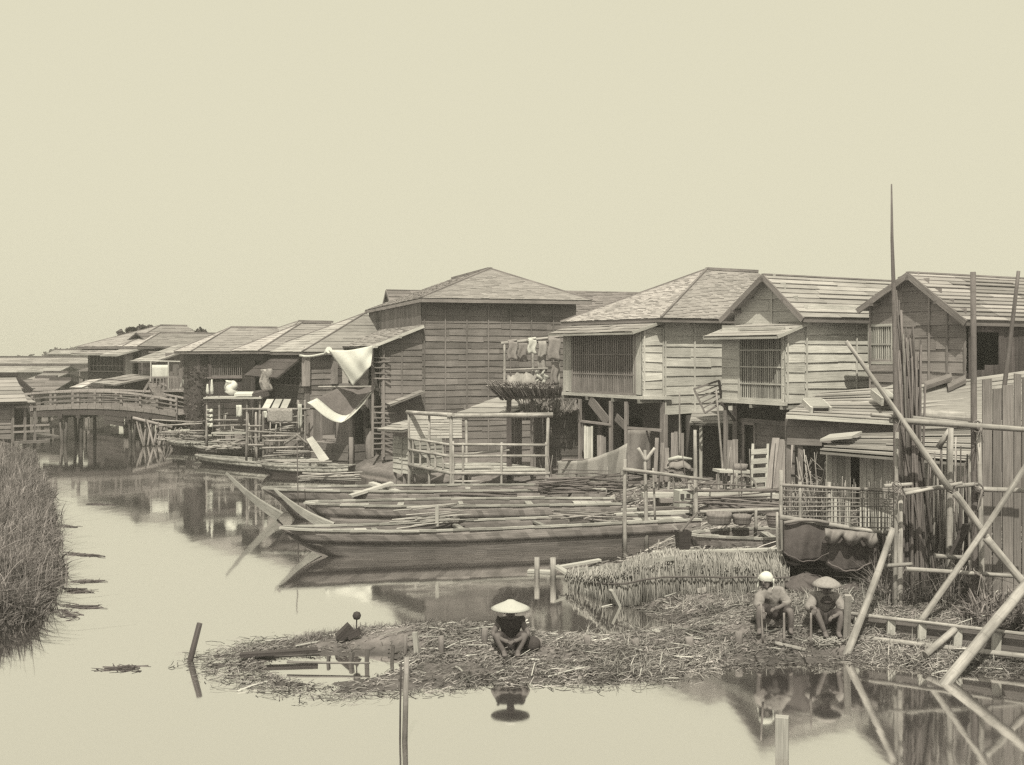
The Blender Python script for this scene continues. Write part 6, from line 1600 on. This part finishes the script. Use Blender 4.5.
def squatter(base, yaw, label, J, hat=None, scarf=False, clothes=()):
    t = thing('person', label, 'person', base)
    t.rotation_euler = (0, 0, yaw)
    def mir(p): return V((-p[0], p[1], p[2]))
    vs_ = [(J['pelvis'], .105), (J['waist'], .10), (J['chest'], (.135, .11)), (J['neck'], .05), (J['jaw'], .062), (J['face'], .088), (J['crown'], .07)]
    es = [(0, 1), (1, 2), (2, 3), (3, 4), (4, 5), (5, 6)]
    for sd in ('r', 'l'):
        k = len(vs_)
        vs_ += [(J['sh'+sd], .06), (J['el'+sd], .043), (J['wr'+sd], .03), (J['pa'+sd], (.036, .022))]
        es += [(2, k), (k, k+1), (k+1, k+2), (k+2, k+3)]
        k = len(vs_)
        vs_ += [(J['hi'+sd], .085), (J['kn'+sd], .058), (J['ca'+sd], .05), (J['an'+sd], .036), (J['to'+sd], (.045, .025))]
        es += [(0, k), (k, k+1), (k+1, k+2), (k+2, k+3), (k+3, k+4)]
    body = skin('body', [(V(p), r) for p, r in vs_], es, SKIN, t)
    WL[t.name] = V((0, 0, 0)); 
    # hands: five separate bent fingers from each palm
    for sd in ('r', 'l'):
        w, p = V(J['wr'+sd]), V(J['pa'+sd]); d = (p-w).normalized(); s = d.cross(UP).normalized()
        dn = V((0, 0, -1)); m = MB()
        for i, ln_ in enumerate((.062, .074, .07, .055)):
            o = p+d*.01+s*(i-1.5)*.018
            m.tube([o-d*.02, o+d*ln_*.45, o+d*ln_*.75+dn*.02, o+d*ln_*.8+dn*.045], [.0095, .009, .008, .006], 6)
        sg = -1 if sd == 'r' else 1
        o = p-d*.03+s*sg*.03
        m.tube([o-s*sg*.02, o+s*sg*.02+d*.02, o+s*sg*.015+d*.05+dn*.015], [.012, .011, .008], 6)
        m.obj('fingers', SKIN, t)
    # face
    f = V(J['face']); fd = V(J['look']).normalized(); sx = fd.cross(UP).normalized(); up = sx.cross(fd)
    m = MB(); m.tube([f+fd*.075+up*.03, f+fd*.1, f+fd*.105-up*.02, f+fd*.085-up*.03], [.011, .014, .017, .01], 7); m.obj('nose', SKIN, t)
    for q in (-1, 1): m = MB(); m.tube([f+sx*q*.088-up*.03, f+sx*q*.096, f+sx*q*.09+up*.03], [.01, .016, .012], 6); m.obj('ear', SKIN, t)
    for q in (-1, 1): m = MB(); m.lathe(f+fd*.074+sx*q*.033+up*.012, [(0, -.008), (.011, 0), (0, .008)], 8); m.obj('eye', HAIR, t)
    m = MB(); m.tube([f+fd*.078-sx*.025-up*.052, f+fd*.086-up*.05, f+fd*.078+sx*.025-up*.052], .005, 5)
    m.obj('mouth', HAIR, t)
    if hat:
        R, hh, z0, kind = hat; HM = STRAWHAT if kind == 'cone' else mat('greyed plaited straw', .3, 'cloth', gc=.35, sc_=.3, scale=30., bump=.5); c = V(J['face'])+V((0, 0, z0)); c.z = z0
        m = MB()
        if kind == 'cone': prof = [(R-.012, -.012), (R, 0), (R*.8, hh*.23), (R*.55, hh*.5), (R*.3, hh*.77), (.05, hh*.96), (0, hh)]
        else: prof = [(R-.012, -.012), (R, 0), (R*.86, hh*.3), (R*.62, hh*.63), (R*.34, hh*.88), (.03, hh), (0, hh)]
        m.lathe(c, prof, 28)
        m.lathe(c, [(0, hh*.93), (R*.3, hh*.76), (R*.55, hh*.5), (R-.012, -.012)], 28, .6)
        m.obj('straw_hat', HM, t)
    elif scarf:
        m = MB(); c = V(J['face'])-fd*.02
        m.lathe(c, [(.105, .0), (.112, .035), (.106, .075), (.08, .11), (.04, .128), (0, .133)], 18)
        def sf(u, v):
            a = -1.75+3.5*u; r_ = .108+.01*math.sin(u*9+v*5)
            return c+(-fd*math.cos(a)+sx*math.sin(a))*r_*(1+.12*v)+UP*(.03-.15*v)
        m.grid(sf, 16, 6, .012)
        from mathutils import noise as nz
        m.v = [V(q)+V((nz.noise(V(q)*14), nz.noise(V(q)*14+UP*7), nz.noise(V(q)*14+UP*13)))*.016 for q in m.v]
        m.obj('headscarf', CLOTH_W, t)
    if not hat and not scarf:
        m = MB(); c = V(J['face'])+UP*.02; m.lathe(c, [(.09, -.02), (.097, .02), (.08, .07), (.04, .095), (0, .1)], 14); m.obj('hair', HAIR, t)
    for nm, mt_, pts, edges in clothes:
        skin(nm, [(V(p), r) for p, r in pts], edges, mt_, t)
    WL[t.name] = V(base)
    return t
def jnt(**k): return k
J1 = jnt(pelvis=(0, .16, .14), waist=(0, .14, .25), chest=(0, .07, .39), neck=(0, .02, .5), jaw=(0, -.03, .545), face=(0, -.045, .61), crown=(0, -.03, .68), look=(0, -1, -.15),
 shr=(-.165, .05, .45), elr=(-.265, -.03, .27), wrr=(-.1, -.24, .235), par=(-.035, -.28, .22), shl=(.165, .05, .45), ell=(.265, -.03, .27), wrl=(.1, -.25, .24), pal=(.04, -.29, .235),
 hir=(-.09, .1, .12), knr=(-.21, -.16, .30), car=(-.16, -.17, .17), anr=(-.1, -.19, .045), tor=(-.09, -.31, .02), hil=(.09, .1, .12), knl=(.21, -.16, .3), cal=(.16, -.17, .17), anl=(.1, -.19, .045), tol=(.1, -.31, .02))
def vest(J, r=1., sleeves=False):
    pts = [(J['pelvis'], .135*r), (J['waist'], .135*r), (J['chest'], (.165*r, .14*r)), (V(J['neck'])-UP*.03, .075)]
    ed = [(0, 1), (1, 2), (2, 3)]
    for sd in 'rl':
        k = len(pts); s_, e_ = V(J['sh'+sd]), V(J['el'+sd]); w_ = V(J['wr'+sd])
        pts.append((s_, .085)); ed.append((2, k))
        if sleeves: pts += [(s_.lerp(e_, .7), .085), (e_+V((0, 0, -.02)), .085), (e_.lerp(w_, .45), .06)]; ed += [(k, k+1), (k+1, k+2), (k+2, k+3)]
        else: pts.append((s_.lerp(e_, .3), .075)); ed.append((k, k+1))
    return pts, ed
def breeches(J):
    pts = [(J['pelvis'], .14)]; ed = []
    for sd in 'rl':
        k = len(pts); pts += [(J['hi'+sd], .125), (V(J['hi'+sd]).lerp(V(J['kn'+sd]), .55), .1), (V(J['kn'+sd])+V((0, .02, 0)), .075)]; ed += [(0, k), (k, k+1), (k+1, k+2)]
    return pts, ed
p1 = GG(510.5, 652)
squatter(p1, .03, 'man in a wide conical straw hat squatting alone on the mud spit', J1, hat=(.295, .125, .665, 'cone'), clothes=[('dark_vest', CLOTH_D, *vest(J1)), ('dark_breeches', CLOTH_D, *breeches(J1))])
m = MB(); c = GG(532, 650, -.02)
m.grid(lambda u, v: c+V((.13*math.cos(u*6.2832)*math.sin(math.pi*v), .12*math.sin(u*6.2832)*math.sin(math.pi*v), .11*(1-math.cos(math.pi*v))+.01*math.sin(u*14))), 14, 10); m.thing('bundle', CLOTH_D, 'small dark bundle at the side of the man on the spit', 'bundle')
CLOTH_K = mat('washed out cotton', .28, 'cloth', gc=.3, sc_=.3, bump=.3, scale=14.)
# person with white headscarf
J2 = jnt(pelvis=(.08, .14, .3), waist=(.06, .12, .42), chest=(-.02, .04, .56), neck=(-.06, .0, .67), jaw=(-.1, -.035, .71), face=(-.11, -.04, .775), crown=(-.09, -.02, .85), look=(-.6, -1, -.1),
 shr=(-.17, -.0, .59), elr=(-.24, -.1, .42), wrr=(-.2, -.26, .37), par=(-.21, -.31, .33), shl=(.15, .0, .6), ell=(.22, -.08, .44), wrl=(.05, -.22, .4), pal=(-.02, -.25, .39),
 hir=(-.05, .08, .28), knr=(-.24, -.24, .4), car=(-.25, -.22, .24), anr=(-.24, -.22, .06), tor=(-.28, -.34, .025), hil=(.15, .08, .28), knl=(.22, -.25, .36), cal=(.24, -.23, .22), anl=(.24, -.2, .06), tol=(.22, -.32, .025))
p2 = GG(772, 630)
v2, e2 = vest(J2, 1.05, True)
squatter(p2, .0, 'person in a white headscarf and loose pale jacket seated on the bank', J2, scarf=True, clothes=[('pale_jacket', CLOTH_K, v2, e2), ('dark_breeches', CLOTH_D, *breeches(J2))])
m = MB(); c = p2+V((.08, .15, 0)); m.beam(c+V((-.22, 0, .12)), c+V((.22, 0, .12)), .24, .16, tone=.9); m.beam(c+V((-.15, 0, -.1)), c+V((-.15, 0, .1)), .15, .08); m.beam(c+V((.15, 0, -.1)), c+V((.15, 0, .1)), .15, .08); m.thing('wood_block', WOOD_M, 'low timber seat under the person in the white headscarf', 'seat')
J3 = jnt(pelvis=(0, .2, .24), waist=(0, .18, .36), chest=(0, .1, .52), neck=(0, .02, .635), jaw=(0, -.02, .67), face=(0, -.04, .735), crown=(0, -.02, .8), look=(.1, -1, -.45),
 shr=(-.17, .07, .56), elr=(-.27, -.08, .42), wrr=(-.22, -.27, .46), par=(-.25, -.32, .44), shl=(.17, .07, .56), ell=(.26, -.06, .37), wrl=(.09, -.26, .35), pal=(.03, -.29, .33),
 hir=(-.09, .14, .22), knr=(-.2, -.2, .4), car=(-.13, -.2, .24), anr=(-.06, -.2, .06), tor=(-.06, -.32, .03), hil=(.09, .14, .22), knl=(.19, -.2, .38), cal=(.17, -.19, .22), anl=(.14, -.19, .06), tol=(.15, -.31, .03))
p3 = GG(826, 634)
v3, e3 = vest(J3, 1.0, True)
squatter(p3, -.05, 'person in a small rounded straw hat and open pale jacket crouching on the bank', J3, hat=(.225, .125, .77, 'dome'), clothes=[('pale_jacket', CLOTH_K, v3, e3), ('dark_breeches', CLOTH_D, *breeches(J3)), ('dark_shirt', CLOTH_D, [((0, .02, .6), .05), ((0, -.0, .54), .1), ((0, .0, .46), .115)], [(0, 1), (1, 2)])])
m = MB(); c = GG(826, 645, -.03)
[m.pole(c+V((U(-.22, .22), U(-.1, .1), U(0, .16)*1.)), c+V((U(-.22, .22), U(-.12, .12), U(.0, .12))), .008, .006, 4, U(.6, 1.3), .03, 3) for i in range(130)]; m.thing('straw_bundle', REED, 'pale loose straw bundle on the ground before the person in the rounded hat', 'bundle')
stick(763, 643, 604, 15.8, .018, 'stake at the left of the person in the white headscarf', WOOD_M, 761)
stick(784, 643, 613, 15.6, .02, 'stake just right of the white headscarf person, nearer the water', WOOD_M)
stick(811, 645, 613, 15.9, .02, 'stake at the left of the person in the rounded hat', WOOD_M)
m = MB(); m.beam(G(846, 634, .25)-V((0, 0, .2)), W(848, 595, 16.7), .1, .06); m.thing('stake', LOG, 'stout stake between the person in the rounded hat and the leaning prop', 'stake')
m = MB(); m.pole(GG(775, 645, .03), GG(806, 652, .03), .032, .03, 7); m.thing('log', LOG, 'short pale log on the straw before the white headscarf person', 'log')

# ---------------------------------------------------------------- what nobody could count: straw, drift, reeds, weeds
nr = np.random.default_rng(3)
def ribbons(name, P, D, Wd, tones, mt, lift=None):
    """flat strands: P base (n,k,3) spine points, Wd half widths (n,k), D width direction (n,3)"""
    n, k, _ = P.shape
    v = np.empty((n, k, 2, 3)); v[:, :, 0] = P-D[:, None]*Wd[..., None]; v[:, :, 1] = P+D[:, None]*Wd[..., None]
    v = v.reshape(-1, 3); base = np.arange(n)[:, None]*(2*k)+np.arange(k-1)[None]*2
    f = np.stack([base, base+1, base+3, base+2], -1).reshape(-1, 4)
    me = bpy.data.meshes.new(name); me.from_pydata(v.tolist(), [], f.tolist())
    at = me.attributes.new('tone', 'FLOAT', 'FACE'); at.data.foreach_set('value', np.repeat(tones, k-1))
    uv = me.uv_layers.new(name='uv'); off = np.repeat(nr.random(n)*50, (k-1)*4)
    seg = np.tile(np.repeat(np.arange(k-1), 4)+np.tile([0, 0, 1, 1], k-1), n)*.2+off
    side = np.tile([0, .02, .02, 0], (k-1)*n)+off
    uv.data.foreach_set('uv', np.stack([seg, side], 1).ravel())
    me.materials.append(mt); o = bpy.data.objects.new(name, me); COL.objects.link(o); o['kind'] = 'stuff'
    return o
def region(n, x0, x1, y0, y1, test):
    out = []
    while sum(len(a) for a in out) < n:
        X = nr.uniform(x0, x1, n*3); Y = nr.uniform(y0, y1, n*3)
        k = test(X, Y); out.append(np.stack([X[k], Y[k]], 1))
    return np.concatenate(out)[:n]
def straw(n, pts, L0, L1, w0, w1, flat, name, mt=STRAW, lo=.5, hi=1.4, dark=0.):
    n = len(pts); z = land_h(pts[:, 0], pts[:, 1]); z = np.maximum(z, .0)
    a = nr.normal(.1, .9, n); el = np.abs(nr.normal(0, flat, n)); L = nr.uniform(L0, L1, n)
    d = np.stack([np.cos(a)*np.cos(el), np.sin(a)*np.cos(el), np.sin(el)], 1)
    k = 3; t_ = np.linspace(-.5, .5, k)
    c = np.stack([pts[:, 0], pts[:, 1], z+.005+np.abs(nr.normal(0, .012, n))+np.sin(el)*L*.45], 1)
    P = c[:, None]+d[:, None]*(t_[None, :, None]*L[:, None, None])
    P[:, 1, 2] += nr.uniform(0, .02, n)
    up = np.stack([nr.normal(0, .5, n), nr.normal(-.35, .5, n), np.ones(n)*.8], 1)
    D = np.cross(d, up); D /= np.linalg.norm(D, axis=1)[:, None]
    Wd = np.repeat(nr.uniform(w0, w1, n)[:, None], k, 1)
    return ribbons(name, P, D, Wd, nr.uniform(lo, hi, n)*np.where(nr.random(n) < dark, .35, 1.)*np.clip(1+.55*wob(pts[:, 0]*1.1, pts[:, 1]*1.3), .35, 1.6), mt)
def spit_test(m0, ymax):
    def f(X, Y):
        d = sdist(X, Y, RIGHT_BANK)+wob(X, Y)*.12; h = sdist(X, Y, HOLE)
        keep = nr.random(len(X)) < np.clip((d+.25)/.5, .0, 1)
        return (d > m0) & (h < -.04) & (Y < ymax) & keep & (np.abs(X) < .5*Y+1) & (nr.random(len(X)) < np.where(X < -1.6, .45, 1.)*np.clip(.6+.95*wob(X*.7+3, Y*.9), .12, 1))
    return f
pts = region(46000, -6, 9.5, 14.2, 20.6, spit_test(-.15, 20.6)); straw(0, pts, .04, .17, .002, .006, .22, 'straw_litter', lo=.45, hi=1.25, dark=.3)
pts = region(9000, -6, 9.5, 14.2, 20.6, spit_test(-.1, 20.6)); straw(0, pts, .025, .08, .006, .018, .15, 'straw_litter', MUD, .5, 1.6, .3)
pts = region(520, -6, 9.5, 14.2, 21, spit_test(-.25, 21)); straw(0, pts, .2, .6, .005, .012, .1, 'drift_sticks', WOOD_L, .5, 1.5, .2)
pts = region(9000, 0, 13, 20, 33, spit_test(.0, 33)); straw(0, pts, .1, .6, .006, .02, .2, 'shore_litter', STRAW, .4, 1.5, .3)
def fl(X, Y):
    d = sdist(X, Y, RIGHT_BANK)+wob(X, Y)*.2; return (d < .0) & (d > -.5) & (Y < 18) & (nr.random(len(X)) < np.exp(d*5)) & (X < 3)
pts = region(1100, -6, 5, 14, 18, fl); straw(0, pts, .04, .25, .002, .007, .02, 'floating_straw', STRAW, .4, 1.2, .4)
# straw heaps: tufts
def tuft(name, pts, L0, L1, w, lean, mt, lo, hi, k=4):
    n = len(pts); z = np.maximum(land_h(pts[:, 0], pts[:, 1]), -.02); L = nr.uniform(L0, L1, n); a = nr.uniform(0, 6.283, n); le = np.abs(nr.normal(0, lean, n))
    t_ = np.linspace(0, 1, k); dirx = np.stack([np.cos(a), np.sin(a)], 1)
    P = np.zeros((n, k, 3)); P[:, :, 0] = pts[:, :1]+dirx[:, :1]*le[:, None]*L[:, None]*t_**2; P[:, :, 1] = pts[:, 1:]+dirx[:, 1:]*le[:, None]*L[:, None]*t_**2
    P[:, :, 2] = z[:, None]-.02+L[:, None]*(t_-.35*np.minimum(le, 1.4)[:, None]*t_**2)
    b = nr.uniform(0, 6.283, n); D = np.stack([np.cos(b), np.sin(b), np.zeros(n)], 1)
    Wd = w*nr.uniform(.6, 1.3, n)[:, None]*(1-.85*t_**1.5)[None]
    return ribbons(name, P, D, Wd, nr.uniform(lo, hi, n)*np.clip(1+.5*wob(pts[:, 0]*.9, pts[:, 1]*.8), .4, 1.6), mt)
def reed_t(X, Y):
    d = sdist(X, Y, LEFT_BANK)+wob(X, Y)*.4; keep = nr.random(len(X)) < np.clip(18/Y, 0, 1)**1.5
    return (d > .0) & (d < 7) & (X > -.5*Y-.8) & keep
pts = region(26000, -26, -6, 14.5, 47, reed_t); tuft('reeds', pts, .22, .62, .016, 1.0, GRASS, .45, 1.6)
def edge_t(X, Y):
    d = sdist(X, Y, LEFT_BANK)+wob(X, Y)*.4; return (d > -.12) & (d < .9) & (X > -.5*Y-.8)
pts = region(6000, -18, -6, 14.5, 40, edge_t); tuft('reeds', pts, .2, .55, .014, 1.2, GRASS, .5, 1.7)
pts = region(1800, -26, -6, 14.5, 47, reed_t); tuft('reeds', pts, .6, 1.05, .008, .45, GRASS, .5, 2.2, 5)
pts = region(5000, -26, -6, 14.5, 47, reed_t); tuft('reeds', pts, .25, .6, .03, .9, GRASS, .4, 1.3)
def weed_t(X, Y): return (np.hypot((X-8.1)/1., (Y-17.3)/.5) < 1) & (sdist(X, Y, RIGHT_BANK) > .2)
pts = region(1500, 6, 11, 16.3, 18.4, weed_t); tuft('weeds', pts, .15, .5, .022, .9, GRASS, .5, 1.6)
def sp_t(X, Y):
    d = sdist(X, Y, RIGHT_BANK); return (d > -.05) & (d < .55) & (Y > 16.4) & (Y < 19) & (X < -1.2) & (X > -3.4)
pts = region(900, -4, 0, 16, 19, sp_t); tuft('dry_tufts', pts, .05, .2, .007, .9, REED_D, .5, 1.2)
def sp2(X, Y): d = sdist(X, Y, RIGHT_BANK); return (d > .0) & (Y < 20.5) & (X > 1) & (X < 8) & (wob(X*.8, Y*.8) > .15)
pts = region(3500, 1, 8, 15, 20.5, sp2); tuft('dry_tufts', pts, .06, .28, .007, 1.2, REED, .5, 1.3)

def br_t(X, Y): return (np.abs(X-7.0) < .9) & (np.abs(Y-18.7) < .8)
pts = region(1500, 5.5, 8.5, 17.5, 20, br_t); tuft('dry_tufts', pts, .2, .9, .01, .7, REED_D, .4, 1.4)
